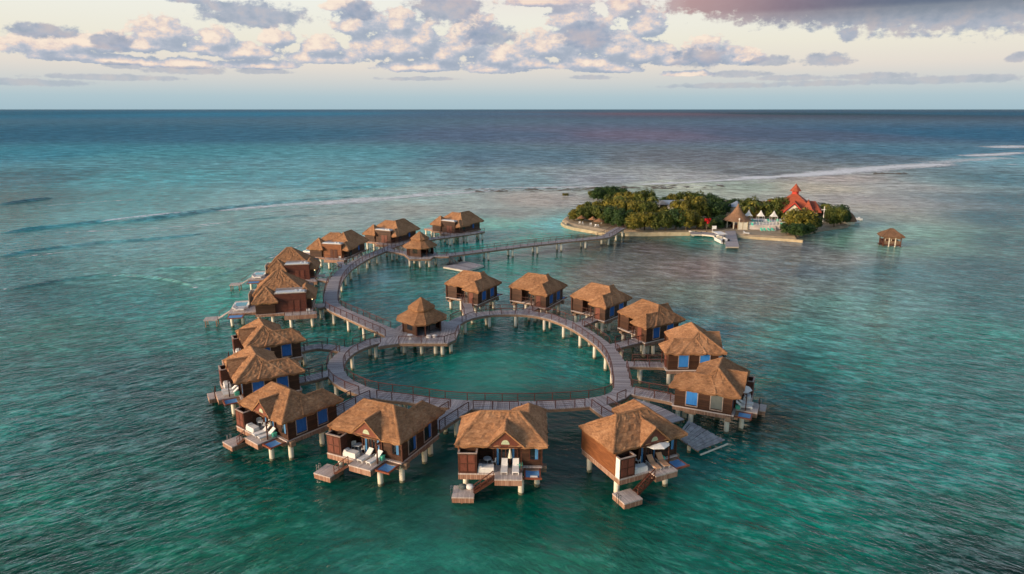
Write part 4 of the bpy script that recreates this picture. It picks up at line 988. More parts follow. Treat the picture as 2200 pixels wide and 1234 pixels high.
# cream fence by pavilion
p = at(1595, 494, .95); t = thing('screen_wall', 'short cream screen wall between the conical pavilion and the pool', 'wall', tuple(p))
m = MB(); m.box(-1.4, 1.4, -.1, .1, 0, 2.3); obj('panel', m, 'cream', t); m = MB()
for x in (-1.5, 0, 1.5): m.box(x - .1, x + .1, -.14, .14, 0, 2.5)
obj('post', m, 'seawall', t)
p = at(1587, 494, .95); t = thing('lamp_post', 'cream pillar lamp in front of the conical pavilion', 'lamp post', tuple(p)); m = MB(); m.cyl(0, 0, 0, 3.2, .14, .12, 8); obj('pole', m, 'cream', t); m = MB(); m.cyl(0, 0, 3.2, 3.6, .28, .2, 8); obj('lamp', m, 'white', t)

# ---- pool terrace
p = at(1645, 493, .95)
t = thing('pool_terrace', 'raised white pool terrace with turquoise water on the island', 'pool terrace', tuple(p), 0)
m = MB(); TP = [(-6.4, 0), (-5.6, -.6), (6.2, -.9), (7.2, 1), (7.4, 8), (3.5, 12), (-5.2, 12), (-6.2, 8)]
m.prism(TP, -.3, 1.5); obj('terrace', m, 'pool_deck', t)
m = MB(); m.prism([(-5.2, 3), (-1, 2.4), (2.4, 3.2), (2.6, 7), (0, 8.4), (-4.8, 8.0)], 1.5, 1.56); obj('pool_surface', m, 'pool_water', t)
m = MB()
for i in range(12):
    x = -5.4 + i * 1.04; m.box(x - .05, x + .05, -.62, -.52, 1.5, 2.3)
m.box(-5.6, 6.1, -.64, -.5, 2.3, 2.42); m.box(-5.6, 6.1, -.6, -.54, 1.8, 1.86)
obj('balustrade', m, 'white', t)
m = MB()
for i in range(5): m.box(.2 + i * .1, 2.2 + i * .1, -3.1 + i * .5, -2.6 + i * .5, -.2, .1 + i * .3)
obj('steps', m, 'pool_deck', t)
tent = Kit(); m = tent.mb(); m.cone_fan(0, 0, 2.1, 3.9, 1.35, 4, .12, 4, math.pi / 4); tent.add('canopy', m, 'white')
for x in (-.85, .85):
    for y in (-.85, .85): m = tent.mb(); m.box(x - .04, x + .04, y - .04, y + .04, 0, 2.15); tent.add('pole', m, 'white')
tent_mesh = tent
for px, py, lab in ((1607, 477, 'white peaked cabana tent at the left end of the pool'), (1633, 478, 'white peaked cabana tent behind the middle of the pool'), (1661, 479, 'white peaked cabana tent at the right of the pool')):
    p = at(px, py, 2.45); tent.spawn('cabana_tent', lab, 'tent', tuple(p), 0, 'cabana tents by the pool')
TL = lounger_kit('teal')
k_ = 0
for x in (1612, 1619, 1645, 1652, 1670, 1677, 1616, 1681):
    y = 486 if x in (1616, 1681) else 477.5; p = at(x, y, 2.45); k_ += 1
    (TL if k_ % 3 else LOUNGER).spawn('pool_lounger', ('small teal' if k_ % 3 else 'small white') + ' lounger on the pool terrace', 'sun lounger', tuple(p), U(-.3, .3), 'small teal loungers on the pool terrace' if k_ % 3 else 'small white loungers on the pool terrace')
for x in (1636, 1643, 1652, 1660):
    p = at(x, 497, .96); TL.spawn('pool_lounger', 'small teal lounger on the sand below the pool balustrade', 'sun lounger', tuple(p), U(-.3, .3), 'small teal loungers below the balustrade')
p = at(1603, 503, .95); LOUNGER.spawn('sun_lounger', 'white lounger alone on the sand at the head of the island pier', 'sun lounger', tuple(p), 1.0)
# thatched parasols on sand tip
for px, py, r_, lab in ((1249, 479, 1.5, 'thatched parasol at the left of the sandy island tip'), (1273, 482, 1.45, 'thatched parasol in the middle of the sandy island tip'), (1287, 486, 1.9, 'large sloping thatched parasol beside the white mast')):
    p = at(px, py, .95); t = thing('thatched_parasol', lab, 'parasol', tuple(p), 0, 'thatched parasols on the island tip'); m = MB(); m.cone_fan(0, 0, 1.6, 2.6, r_, 12, .05, 3); obj('canopy', m, 'thatch', t); m = MB(); m.cyl(0, 0, 0, 2.3, .07, .07, 8); obj('pole', m, 'bark', t)
for px, py, lab in ((1245, 482, 'left white chair under the left thatched parasol'), (1252, 482.5, 'right white chair under the left thatched parasol'), (1269, 485, 'white chair under the middle thatched parasol'), (1279, 488, 'left white chair under the large sloping parasol'), (1285, 488.5, 'right white chair under the large sloping parasol')):
    p = at(px, py, .95); CHAIR.spawn('beach_chair', lab, 'chair', tuple(p), U(-1, 1), 'beach chairs on the island tip')
def mast(px, py, h, lab, cross=False):
    p = at(px, py, .95); t = thing('mast', lab, 'mast', tuple(p)); m = MB(); m.cyl(0, 0, 0, h, .16, .12, 8); obj('pole', m, 'white', t)
    m = MB(); m.cyl(0, 0, h, h + .35, .2, .2, 8) if not cross else m.box(-.9, .9, -.06, .06, h - 1.2, h - 1.0); obj('head', m, 'white', t)
mast(1292, 481, 4.4, 'white mast lamp standing against the island trees'); mast(1768, 477, 5.2, 'white mast with a cross arm right of the red roofed hall', True)
# red blossom tree
p = at(1520, 478, 3.9); me = crown_mesh('blossom', 1.35, 1.8, 0, 300, 6, .4, 'red_bloom', 5)
t = thing('flowering_tree', 'small tree with bright red blossom in the grove left of the conical pavilion', 'tree', (p.x, p.y, 3.6)); obj('blossom', me, None, t); obj('trunk', trunk_mesh(2, .15, 9), None, t).location = (0, 0, -2.8)
# stone hut dome at right
p = at(1822, 481, .6); t = thing('thatched_hut', 'grey domed thatched hut at the right end of the island', 'hut', tuple(p)); m = MB(); m.cone_fan(0, 0, 1.0, 4.0, 2.6, 14, -.2, 6); obj('roof', m, 'thatch_old', t); m = MB(); m.cyl(0, 0, 0, 1.2, 2.1, 2.1, 12); obj('wall', m, 'cream', t)

# ---- piers, boats
def pier(quad, z, name, label, cat='pier', rim='cream'):
    P = [at(x, y, z) for x, y in quad]; c = sum(P, Vector()) / len(P); t = thing(name, label, cat, (c.x, c.y, 0))
    m = MB(); m.prism([(p.x - c.x, p.y - c.y) for p in P], z - .12, z); m.uv = [(v[1], 0) for v in m.v]; obj('deck', m, 'walk', t)
    m = MB(); m.prism([((p.x - c.x) * .97, (p.y - c.y) * .97) for p in P], z - .5, z - .121); obj('frame', m, rim, t)
    for p in P: m = MB(); q = (p - c) * .85; m.cyl(q.x, q.y, -2, z - .45, .18, .18, 8); obj('pile', m, 'pile', t)
pier([(1558, 497), (1580, 496), (1588, 530), (1559, 530)], 1.0, 'pier', 'wide grey plank pier reaching out from the conical pavilion')
pier([(1482, 499), (1512, 498.5), (1540, 502), (1557, 505), (1555, 508), (1535, 506), (1508, 503), (1484, 503)], .9, 'jetty', 'narrow low jetty with small craft left of the moored launch')
def boat_hull(L_, W, H, n=10):
    m = MB(); vs = []; fs = []
    for i in range(n + 1):
        t_ = i / n; w = W / 2 * (1 - max(0, (t_ - .55) / .45) ** 2.2); sh = H + .25 * t_ ** 2
        y = -L_ / 2 + L_ * t_
        vs += [(-w, y, sh), (-w * .85, y, .0), (0, y, -.3 + .3 * max(0, t_ - .7)), (w * .85, y, .0), (w, y, sh), (w * .85, y, sh - .02), (w * .8, y, .35), (-w * .8, y, .35), (-w * .85, y, sh - .02)]
    for i in range(n):
        for j in range(9): a = i * 9 + j; b = i * 9 + (j + 1) % 9; fs.append((a, b, b + 9, a + 9))
    fs.append(tuple(range(9))); fs.append(tuple(range(n * 9, n * 9 + 9))[::-1]); m.add(vs, fs); return m
p = at(1547, 519, .1); t = thing('motor_launch', 'white motor launch with hard top and dark outboards moored at the pier', 'boat', (p.x, p.y, .15), R(6))
obj('hull', boat_hull(7.5, 2.9, 1.0), 'white', t); m = MB(); m.box(-1.3, 1.3, -1.4, 3.0, 2.25, 2.4); obj('hard_top', m, 'white', t)
m = MB()
for x in (-1.1, 1.1):
    for y in (-1.5, 2.0): m.beam((x, y, .6), (x, y, 2.25), .06)
obj('top_support', m, 'steel', t); m = MB(); m.box(-.8, .8, .6, 1.1, .4, 1.4); obj('console', m, 'cream', t)
m = MB(); m.box(-.9, .9, -1.4, -.8, .4, .9); obj('bench', m, 'tank', t)
for x in (-.75, 0, .75):
    m = MB(); m.box(x - .22, x + .22, -4.45, -3.8, .5, 1.35); m.box(x - .1, x + .1, -4.3, -4.0, -.6, .5); obj('outboard_motor', m, 'black' if x else 'tank', t)
for px, py, rz, lab in ((1488, 502, .7, 'small white water scooter at the left end of the low jetty'), (1497, 504, .3, 'small white water scooter, middle one of the jetty row'), (1506, 505, -.4, 'small white water scooter, right one of the jetty row')):
    p = at(px, py, .1); t = thing('water_scooter', lab, 'water scooter', (p.x, p.y, .1), rz, 'water scooters at the low jetty'); obj('hull', boat_hull(3.0, 1.1, .55, 6), 'white', t); m = MB(); m.box(-.2, .2, -1.0, .2, .5, .85); obj('seat', m, 'grey_cloth', t); m = MB(); m.beam((-.35, .4, 1.05), (.35, .4, 1.05), .06); m.beam((0, .5, .5), (0, .4, 1.05), .12); obj('handlebar', m, 'black', t)
p = at(1530, 500, .9); t = thing('notice_board', 'blank white notice board on a post by the low jetty', 'sign', tuple(p)); m = MB(); m.box(-.06, .06, -.06, .06, 0, 2.0); obj('post', m, 'white', t); m = MB(); m.box(-.15, 1.2, -.1, -.06, 1.1, 2.1); obj('board', m, 'white', t)
for px, py, lab in ((1837, 480, 'white pedal boat beached at the right tip of the island, left one'), (1843, 473, 'white pedal boat on the shallows past the island tip, right one')):
    p = at(px, py, .1); t = thing('pedal_boat', lab, 'pedal boat', (p.x, p.y, .12), 1.2, 'pedal boats'); obj('hull', boat_hull(2.8, 1.5, .6, 6), 'white', t); m = MB(); m.box(-.5, .5, -.6, 0, .5, 1.0); obj('seat', m, 'white', t)

# ---- over-water gazebo at the right
p = at(1911, 528, 0); t = thing('water_gazebo', 'small square gazebo with a weathered thatched roof standing alone in the water at the right', 'gazebo', (p.x, p.y, 0), R(-14))
m = MB(); m.hips(-2.95, 2.95, -2.7, 2.7, 3.0, 4.9, 2.6, 2.6); obj('roof', m, 'thatch_old', t)
m = MB(); m.box(-2.3, 2.3, -2.1, 2.1, .35, .75); m.box(-3.2, -2.31, -1.8, 0, .4, .62); m.box(-2.2, 2.2, 1.9, 2.0, .75, 1.7); m.box(-2.2, -2.1, -2.0, 1.89, .75, 1.5); m.box(2.1, 2.2, -2.0, 1.89, .75, 1.5); obj('deck', m, 'dark_wood', t)
for x in (-2.2, -.8, .8, 2.2):
    for y in (-2.0, 2.0): m = MB(); m.box(x - .12, x + .12, y - .12, y + .12, -2, 3.0); obj('post', m, 'cream' if abs(x) < 1 else 'dark_wood', t)
m = MB()
for y in (-2.05, 2.05): m.box(-2.2, 2.2, y - .05, y + .05, 1.5, 1.62)
for i in range(14): m.box(-2.15 + i * .32, -2.0 + i * .32, -2.08, -2.02, .75, 1.5)
m.box(-2.0, 2.0, -2.0, -1.9, 2.2, 2.7)
obj('railing', m, 'beam', t)

# ------------------------------------------------------------------ sea
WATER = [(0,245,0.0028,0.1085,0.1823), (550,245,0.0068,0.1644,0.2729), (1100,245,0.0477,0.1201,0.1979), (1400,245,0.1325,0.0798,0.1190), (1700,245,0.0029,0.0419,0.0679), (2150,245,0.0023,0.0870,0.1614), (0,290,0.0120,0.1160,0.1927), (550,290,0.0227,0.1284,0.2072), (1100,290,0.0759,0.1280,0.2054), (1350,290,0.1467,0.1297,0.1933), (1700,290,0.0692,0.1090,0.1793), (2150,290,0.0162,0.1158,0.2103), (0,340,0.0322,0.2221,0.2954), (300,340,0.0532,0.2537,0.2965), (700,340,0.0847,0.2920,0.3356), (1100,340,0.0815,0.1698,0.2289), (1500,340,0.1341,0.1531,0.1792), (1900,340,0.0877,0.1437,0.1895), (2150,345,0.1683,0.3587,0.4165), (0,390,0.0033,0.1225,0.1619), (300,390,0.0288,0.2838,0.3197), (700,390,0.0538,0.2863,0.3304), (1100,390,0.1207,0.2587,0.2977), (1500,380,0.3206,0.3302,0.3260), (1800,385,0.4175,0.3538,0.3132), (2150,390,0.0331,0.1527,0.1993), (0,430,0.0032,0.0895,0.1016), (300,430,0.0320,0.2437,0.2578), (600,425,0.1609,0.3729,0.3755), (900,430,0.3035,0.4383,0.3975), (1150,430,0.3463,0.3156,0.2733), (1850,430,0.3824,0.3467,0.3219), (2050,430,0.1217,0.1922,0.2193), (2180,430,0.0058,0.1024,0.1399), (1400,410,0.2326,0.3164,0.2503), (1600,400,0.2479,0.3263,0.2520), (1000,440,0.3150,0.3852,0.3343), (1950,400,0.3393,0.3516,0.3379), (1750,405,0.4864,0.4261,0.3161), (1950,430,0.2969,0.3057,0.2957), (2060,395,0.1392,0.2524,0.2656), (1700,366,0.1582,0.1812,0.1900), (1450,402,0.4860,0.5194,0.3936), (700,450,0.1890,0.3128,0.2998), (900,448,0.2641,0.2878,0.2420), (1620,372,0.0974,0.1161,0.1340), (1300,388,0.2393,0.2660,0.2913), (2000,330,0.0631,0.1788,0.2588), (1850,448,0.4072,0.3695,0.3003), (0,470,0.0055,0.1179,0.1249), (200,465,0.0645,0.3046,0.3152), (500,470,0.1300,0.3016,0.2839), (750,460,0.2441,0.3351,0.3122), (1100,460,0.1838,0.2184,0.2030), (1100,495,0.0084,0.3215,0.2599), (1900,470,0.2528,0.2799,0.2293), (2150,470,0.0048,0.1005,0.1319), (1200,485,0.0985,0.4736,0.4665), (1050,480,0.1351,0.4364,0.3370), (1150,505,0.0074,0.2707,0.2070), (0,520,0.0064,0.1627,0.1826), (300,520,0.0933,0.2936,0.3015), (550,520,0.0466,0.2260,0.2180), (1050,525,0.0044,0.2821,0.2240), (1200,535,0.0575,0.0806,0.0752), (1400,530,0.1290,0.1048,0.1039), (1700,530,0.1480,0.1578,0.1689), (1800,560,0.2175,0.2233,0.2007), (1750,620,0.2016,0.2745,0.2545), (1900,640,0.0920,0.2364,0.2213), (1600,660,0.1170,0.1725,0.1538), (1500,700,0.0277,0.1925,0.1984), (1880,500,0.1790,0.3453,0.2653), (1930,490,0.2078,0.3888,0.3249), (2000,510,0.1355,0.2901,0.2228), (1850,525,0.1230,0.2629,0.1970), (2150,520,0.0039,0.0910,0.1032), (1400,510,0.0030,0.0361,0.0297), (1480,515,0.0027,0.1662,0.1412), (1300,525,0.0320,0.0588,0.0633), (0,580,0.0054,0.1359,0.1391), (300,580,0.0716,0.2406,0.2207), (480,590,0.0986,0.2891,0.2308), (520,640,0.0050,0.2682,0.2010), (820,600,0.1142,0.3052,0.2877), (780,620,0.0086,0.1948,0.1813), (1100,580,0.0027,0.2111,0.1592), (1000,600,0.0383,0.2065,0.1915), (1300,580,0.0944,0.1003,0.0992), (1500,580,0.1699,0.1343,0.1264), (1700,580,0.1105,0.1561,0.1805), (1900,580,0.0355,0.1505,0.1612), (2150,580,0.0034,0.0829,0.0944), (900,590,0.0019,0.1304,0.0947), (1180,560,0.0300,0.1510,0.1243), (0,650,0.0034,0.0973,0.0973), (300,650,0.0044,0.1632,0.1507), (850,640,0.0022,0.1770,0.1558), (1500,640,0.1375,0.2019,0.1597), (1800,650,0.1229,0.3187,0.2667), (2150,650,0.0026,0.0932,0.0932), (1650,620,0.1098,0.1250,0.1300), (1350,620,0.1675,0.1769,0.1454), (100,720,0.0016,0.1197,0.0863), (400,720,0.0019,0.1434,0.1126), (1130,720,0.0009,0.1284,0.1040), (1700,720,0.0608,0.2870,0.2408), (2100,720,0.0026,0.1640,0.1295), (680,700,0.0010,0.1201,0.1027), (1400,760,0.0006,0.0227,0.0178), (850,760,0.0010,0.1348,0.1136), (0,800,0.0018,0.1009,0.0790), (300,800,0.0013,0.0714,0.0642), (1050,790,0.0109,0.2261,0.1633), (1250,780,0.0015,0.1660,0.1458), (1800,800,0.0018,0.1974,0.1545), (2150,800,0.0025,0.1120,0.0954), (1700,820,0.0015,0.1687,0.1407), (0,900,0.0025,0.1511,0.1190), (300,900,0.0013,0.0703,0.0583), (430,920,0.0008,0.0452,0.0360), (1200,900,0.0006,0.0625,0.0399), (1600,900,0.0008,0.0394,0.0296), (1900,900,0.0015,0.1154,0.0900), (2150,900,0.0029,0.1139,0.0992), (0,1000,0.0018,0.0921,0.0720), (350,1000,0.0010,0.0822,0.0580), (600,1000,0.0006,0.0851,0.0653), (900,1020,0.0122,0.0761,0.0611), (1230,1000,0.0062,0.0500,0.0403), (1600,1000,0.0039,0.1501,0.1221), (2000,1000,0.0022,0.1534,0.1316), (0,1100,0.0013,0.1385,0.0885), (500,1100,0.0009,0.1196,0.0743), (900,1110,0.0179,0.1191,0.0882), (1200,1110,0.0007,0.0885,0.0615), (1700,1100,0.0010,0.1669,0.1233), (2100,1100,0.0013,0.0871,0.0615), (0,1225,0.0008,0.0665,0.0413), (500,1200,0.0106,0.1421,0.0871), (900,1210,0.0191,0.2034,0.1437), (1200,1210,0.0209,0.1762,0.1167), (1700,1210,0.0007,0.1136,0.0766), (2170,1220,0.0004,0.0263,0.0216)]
def srgb2lin_arr(a):
    a = np.asarray(a, float) / 255; return np.where(a <= .04045, a / 12.92, ((a + .055) / 1.055) ** 2.4)
def axis_sinh(lo, hi, n, k):
    t = np.linspace(-1, 1, n); s = np.sinh(k * t) / math.sinh(k); return s * hi
ys = np.concatenate([np.linspace(20, 60, 20)[:-1], 60 * np.exp(np.linspace(0, math.log(60000 / 60), 330))])
xs = axis_sinh(-1, 90000, 361, 9.2)
def project(X, Y, Z=0.0):
    Zc = Z - CH; d = Y * math.cos(PITCH) - Zc * math.sin(PITCH); u = Y * math.sin(PITCH) + Zc * math.cos(PITCH)
    return 1100 + F * X / d, 617 - F * u / d
wp = np.array([[p_[0], p_[1]] for p_ in WATER], float); wc = np.array([p_[2:5] for p_ in WATER], float)
# sea colour samples, sky reflection and shade painted in, blended in bearing / log-distance
def feat(X, Y): return np.stack([np.arctan2(X, Y) * 3.2, np.log(np.hypot(X, Y)) * 2.6], -1)
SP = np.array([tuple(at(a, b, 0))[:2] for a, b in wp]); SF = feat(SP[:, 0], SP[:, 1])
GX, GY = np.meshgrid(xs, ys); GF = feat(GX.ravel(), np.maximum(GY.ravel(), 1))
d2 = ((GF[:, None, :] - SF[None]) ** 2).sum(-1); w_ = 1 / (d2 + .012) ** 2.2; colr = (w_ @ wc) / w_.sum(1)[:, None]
nx_, ny_ = len(xs), len(ys); nv = nx_ * ny_
co = np.zeros((nv, 3)); co[:, 0] = GX.ravel(); co[:, 1] = GY.ravel()
ii, jj = np.meshgrid(np.arange(nx_ - 1), np.arange(ny_ - 1)); a_ = (jj * nx_ + ii).ravel()
quads = np.stack([a_, a_ + 1, a_ + 1 + nx_, a_ + nx_], 1)
# swell ridges: smooth rollers rising out of the same surface
SWELL = [ # px polyline, height, width
 ([(0, 502), (60, 494), (120, 488), (190, 480), (260, 472)], .9, 7), ([(205, 484), (300, 474), (400, 462), (520, 445), (640, 433)], .8, 7),
 ([(140, 527), (220, 521), (300, 516), (380, 509), (450, 500)], .55, 6), ([(500, 443), (620, 433), (760, 424), (900, 414)], .8, 9),
 ([(0, 551), (60, 540), (130, 532), (210, 524)], .5, 6), ([(0, 440), (60, 432), (120, 425)], .8, 9), ([(0, 625), (60, 614), (140, 600), (230, 590), (320, 596), (425, 618)], .35, 5),
 ([(330, 577), (400, 574), (500, 576)], .35, 4), ([(480, 480), (560, 470), (680, 462), (800, 458)], .35, 6), ([(300, 470), (360, 462), (420, 455), (520, 440)], .5, 6),
 ([(600, 415), (760, 404), (900, 398)], .6, 9), ([(900, 420), (1060, 408), (1180, 405)], .4, 8), ([(380, 610), (480, 590), (560, 560), (640, 530)], .25, 5)]
V2 = [co]; Q2 = [quads]; C2 = [colr]; off = nv
def colour_at(X, Y):
    f = feat(np.array([X]), np.array([Y])); dd = ((f[:, None, :] - SF[None]) ** 2).sum(-1); w = 1 / (dd + .012) ** 2.2; return (w @ wc)[0] / w.sum()
for px, hgt, wid in SWELL:
    P = smooth([at(x, y, 0) for x, y in px], False, 3.0); n = len(P); K = 9; vv = []; cl = []
    for i in range(n):
        d = P[min(n - 1, i + 1)] - P[max(0, i - 1)]; d.normalize(); nn = Vector((-d.y, d.x, 0)); t_ = i / (n - 1)
        taper = min(1, t_ * 5, (1 - t_) * 5) * (.7 + .5 * abs(mnoise.noise(Vector((P[i].x * .05, P[i].y * .05, hgt)))) * 1.6)
        wid_ = wid * .55; wob = nn * 1.2 * mnoise.noise(Vector((i * .13, hgt * 9, 3)))
        c_ = colour_at(P[i].x, P[i].y)
        for j in range(K):
            u = j / (K - 1); s = math.sin(math.pi * u ** 1.35) ** 1.5; q = P[i] + wob + nn * (u - .5) * wid_
            vv.append((q.x, q.y, -.05 + (hgt * 1.0 * taper + .05) * s)); cl.append(c_)
    vv = np.array(vv); q = []
    for i in range(n - 1):
        for j in range(K - 1): a = off + i * K + j; q.append((a, a + K, a + K + 1, a + 1))
    V2.append(vv); Q2.append(np.array(q)); C2.append(np.array(cl)); off += len(vv)
co = np.concatenate(V2); quads = np.concatenate(Q2); colr = np.concatenate(C2)
me = bpy.data.meshes.new('water'); me.vertices.add(len(co)); me.vertices.foreach_set('co', co.ravel())
me.loops.add(quads.size); me.polygons.add(len(quads)); me.loops.foreach_set('vertex_index', quads.ravel().astype(np.int32))
me.polygons.foreach_set('loop_start', np.arange(0, quads.size, 4, dtype=np.int32)); me.polygons.foreach_set('use_smooth', np.ones(len(quads), bool)); me.update(calc_edges=True)
at_ = me.color_attributes.new('sea_sky_tint', 'FLOAT_COLOR', 'POINT'); full = np.ones((len(co), 4)); full[:, :3] = np.clip(colr, 0.0005, 1); at_.data.foreach_set('color', full.ravel())  # vertex tint with sky reflection and shade painted in
water = bpy.data.objects.new('water', me); COL.objects.link(water); tag(water, kind='structure')
m, nt, b = new_mat('sea_water'); L = nt.links
ca = N(nt, 'ShaderNodeVertexColor'); ca.layer_name = 'sea_sky_tint'
geo = N(nt, 'ShaderNodeNewGeometry')
sp_ = N(nt, 'ShaderNodeSeparateXYZ'); L.new(geo.outputs['Position'], sp_.inputs[0])
def nz(scale, rot, st, det=3, ro=.6, w=0.0, dis=0):
    mp = N(nt, 'ShaderNodeMapping'); mp.inputs['Rotation'].default_value = (0, 0, R(rot)); L.new(geo.outputs['Position'], mp.inputs[0])
    m2 = N(nt, 'ShaderNodeMapping'); m2.inputs['Scale'].default_value = st; L.new(mp.outputs[0], m2.inputs[0])
    n = N(nt, 'ShaderNodeTexNoise'); n.inputs['Scale'].default_value = scale; n.inputs['Detail'].default_value = det; n.inputs['Roughness'].default_value = ro; n.inputs['Distortion'].default_value = dis
    L.new(m2.outputs[0], n.inputs['Vector']); return n.outputs['Fac']
def MA(op, a, b_=None, c_=None, clamp=False):
    n = N(nt, 'ShaderNodeMath', operation=op); n.use_clamp = clamp
    for i, v in enumerate((a, b_, c_)):
        if v is None: continue
        if isinstance(v, (int, float)): n.inputs[i].default_value = v
        else: L.new(v, n.inputs[i])
    return n.outputs[0]
def mask_(d, lo, hi):
    n = N(nt, 'ShaderNodeMapRange'); n.interpolation_type = 'SMOOTHSTEP'; n.inputs[1].default_value = lo; n.inputs[2].default_value = hi; L.new(d, n.inputs[0]); return n.outputs[0]
def ridged(f): return MA('SUBTRACT', 1.0, MA('MULTIPLY', MA('ABSOLUTE', MA('SUBTRACT', f, .5)), 3.0))
# wind waves: crests run one way on the left of the resort and the other way on the right; lee is calmer
side = N(nt, 'ShaderNodeMapRange'); side.interpolation_type = 'SMOOTHSTEP'; side.inputs[1].default_value = -22; side.inputs[2].default_value = 14; L.new(sp_.outputs[0], side.inputs[0])
wl = ridged(nz(.42, -38, (.32, 1, 1), 3, .55, dis=.4)); wr = ridged(nz(.42, 40, (.32, 1, 1), 3, .55, dis=.4))
mixn = N(nt, 'ShaderNodeMix'); L.new(side.outputs[0], mixn.inputs[0]); L.new(wl, mixn.inputs[2]); L.new(wr, mixn.inputs[3])
wl2 = ridged(nz(1.25, -40, (.38, 1, 1), 3, .6, dis=.5)); wr2 = ridged(nz(1.25, 42, (.38, 1, 1), 3, .6, dis=.5))
mixn2 = N(nt, 'ShaderNodeMix'); L.new(side.outputs[0], mixn2.inputs[0]); L.new(wl2, mixn2.inputs[2]); L.new(wr2, mixn2.inputs[3]); small = mixn2.outputs[0]
big = mixn.outputs[0]
chop = nz(1.3, 12, (.6, 1, 1), 4, .6); fine = nz(3.6, -20, (.6, 1, 1), 3, .6)
far = nz(.09, 8, (.35, 1, 1), 4, .65)
# exposure to wind: calm behind the ring and near the lagoon centre
vd = N(nt, 'ShaderNodeVectorMath', operation='SUBTRACT'); L.new(geo.outputs['Position'], vd.inputs[0]); vd.inputs[1].default_value = (-2, 72, 0)
vm = N(nt, 'ShaderNodeVectorMath', operation='MULTIPLY'); L.new(vd.outputs[0], vm.inputs[0]); vm.inputs[1].default_value = (1, .75, 1)
vl = N(nt, 'ShaderNodeVectorMath', operation='LENGTH'); L.new(vm.outputs[0], vl.inputs[0])
calm = N(nt, 'ShaderNodeMapRange'); calm.interpolation_type = 'SMOOTHSTEP'; calm.inputs[1].default_value = 8; calm.inputs[2].default_value = 42; calm.inputs[3].default_value = .28; calm.inputs[4].default_value = 1
L.new(MA('MULTIPLY_ADD', nz(.03, 0, (1, 1, 1), 2), 22.0, MA('SUBTRACT', vl.outputs['Value'], 11.0)), calm.inputs[0])
gust = MA('MULTIPLY_ADD', nz(.018, 10, (.5, 1, 1), 4), 1.0, .5)
amp = MA('MULTIPLY', calm.outputs[0], gust)
# hgt in metres
h1 = MA('MULTIPLY', MA('MULTIPLY_ADD', big, .26, MA('MULTIPLY_ADD', small, .13, MA('MULTIPLY', chop, .14))), amp)
h2 = MA('ADD', h1, MA('MULTIPLY', fine, .035))
mid_ = nz(.30, 6, (.42, 1, 1), 4, .62, dis=.3)
h3 = MA('MULTIPLY_ADD', far, .8, MA('MULTIPLY_ADD', MA('MULTIPLY', mid_, calm.outputs[0]), .55, h2))
bp = N(nt, 'ShaderNodeBump'); bp.inputs['Strength'].default_value = 1; bp.inputs['Distance'].default_value = 1.0; L.new(h3, bp.inputs['Height']); L.new(bp.outputs[0], b.inputs['Normal'])
# water colour: tint and patches, with crest highlights and trough shade painted in
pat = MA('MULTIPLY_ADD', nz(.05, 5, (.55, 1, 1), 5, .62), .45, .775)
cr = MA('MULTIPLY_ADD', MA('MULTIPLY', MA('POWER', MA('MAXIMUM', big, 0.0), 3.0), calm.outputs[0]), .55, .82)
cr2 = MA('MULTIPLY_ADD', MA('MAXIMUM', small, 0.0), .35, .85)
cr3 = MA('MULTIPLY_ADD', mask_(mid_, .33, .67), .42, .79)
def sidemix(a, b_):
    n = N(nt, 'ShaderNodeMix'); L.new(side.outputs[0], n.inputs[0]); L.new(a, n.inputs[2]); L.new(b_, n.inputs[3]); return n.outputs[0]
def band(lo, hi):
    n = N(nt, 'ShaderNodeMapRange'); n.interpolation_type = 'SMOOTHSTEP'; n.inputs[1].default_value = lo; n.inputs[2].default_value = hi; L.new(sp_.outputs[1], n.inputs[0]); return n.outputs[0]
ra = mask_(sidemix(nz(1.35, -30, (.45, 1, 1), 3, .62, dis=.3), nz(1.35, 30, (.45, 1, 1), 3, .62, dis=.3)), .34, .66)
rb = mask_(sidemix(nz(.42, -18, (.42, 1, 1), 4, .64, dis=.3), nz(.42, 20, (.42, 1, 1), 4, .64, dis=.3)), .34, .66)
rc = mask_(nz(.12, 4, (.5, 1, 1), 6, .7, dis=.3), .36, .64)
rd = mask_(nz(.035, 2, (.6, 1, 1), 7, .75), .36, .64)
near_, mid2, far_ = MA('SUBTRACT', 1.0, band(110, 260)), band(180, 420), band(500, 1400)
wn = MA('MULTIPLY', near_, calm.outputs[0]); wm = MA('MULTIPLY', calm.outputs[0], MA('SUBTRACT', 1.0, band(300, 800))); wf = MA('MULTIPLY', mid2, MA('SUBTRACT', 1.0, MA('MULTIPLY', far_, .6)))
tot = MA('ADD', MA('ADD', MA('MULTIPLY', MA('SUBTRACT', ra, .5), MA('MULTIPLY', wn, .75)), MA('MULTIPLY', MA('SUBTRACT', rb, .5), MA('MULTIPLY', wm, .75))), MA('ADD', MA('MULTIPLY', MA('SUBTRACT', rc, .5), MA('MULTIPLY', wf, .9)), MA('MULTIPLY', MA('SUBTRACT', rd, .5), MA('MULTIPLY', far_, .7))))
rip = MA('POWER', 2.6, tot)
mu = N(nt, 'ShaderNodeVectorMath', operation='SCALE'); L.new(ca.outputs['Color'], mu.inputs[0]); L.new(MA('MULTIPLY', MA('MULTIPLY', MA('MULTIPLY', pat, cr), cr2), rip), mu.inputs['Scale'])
pale = N(nt, 'ShaderNodeMix', data_type='RGBA'); L.new(MA('MULTIPLY', MA('MAXIMUM', MA('SUBTRACT', tot, .12), 0.0), .38, None, True), pale.inputs[0]); L.new(mu.outputs[0], pale.inputs[6]); pale.inputs[7].default_value = (.42, .62, .66, 1)  # sky glints on the crests painted as a paler colour
nt.nodes.remove(b); om = nt.nodes['Material Output']
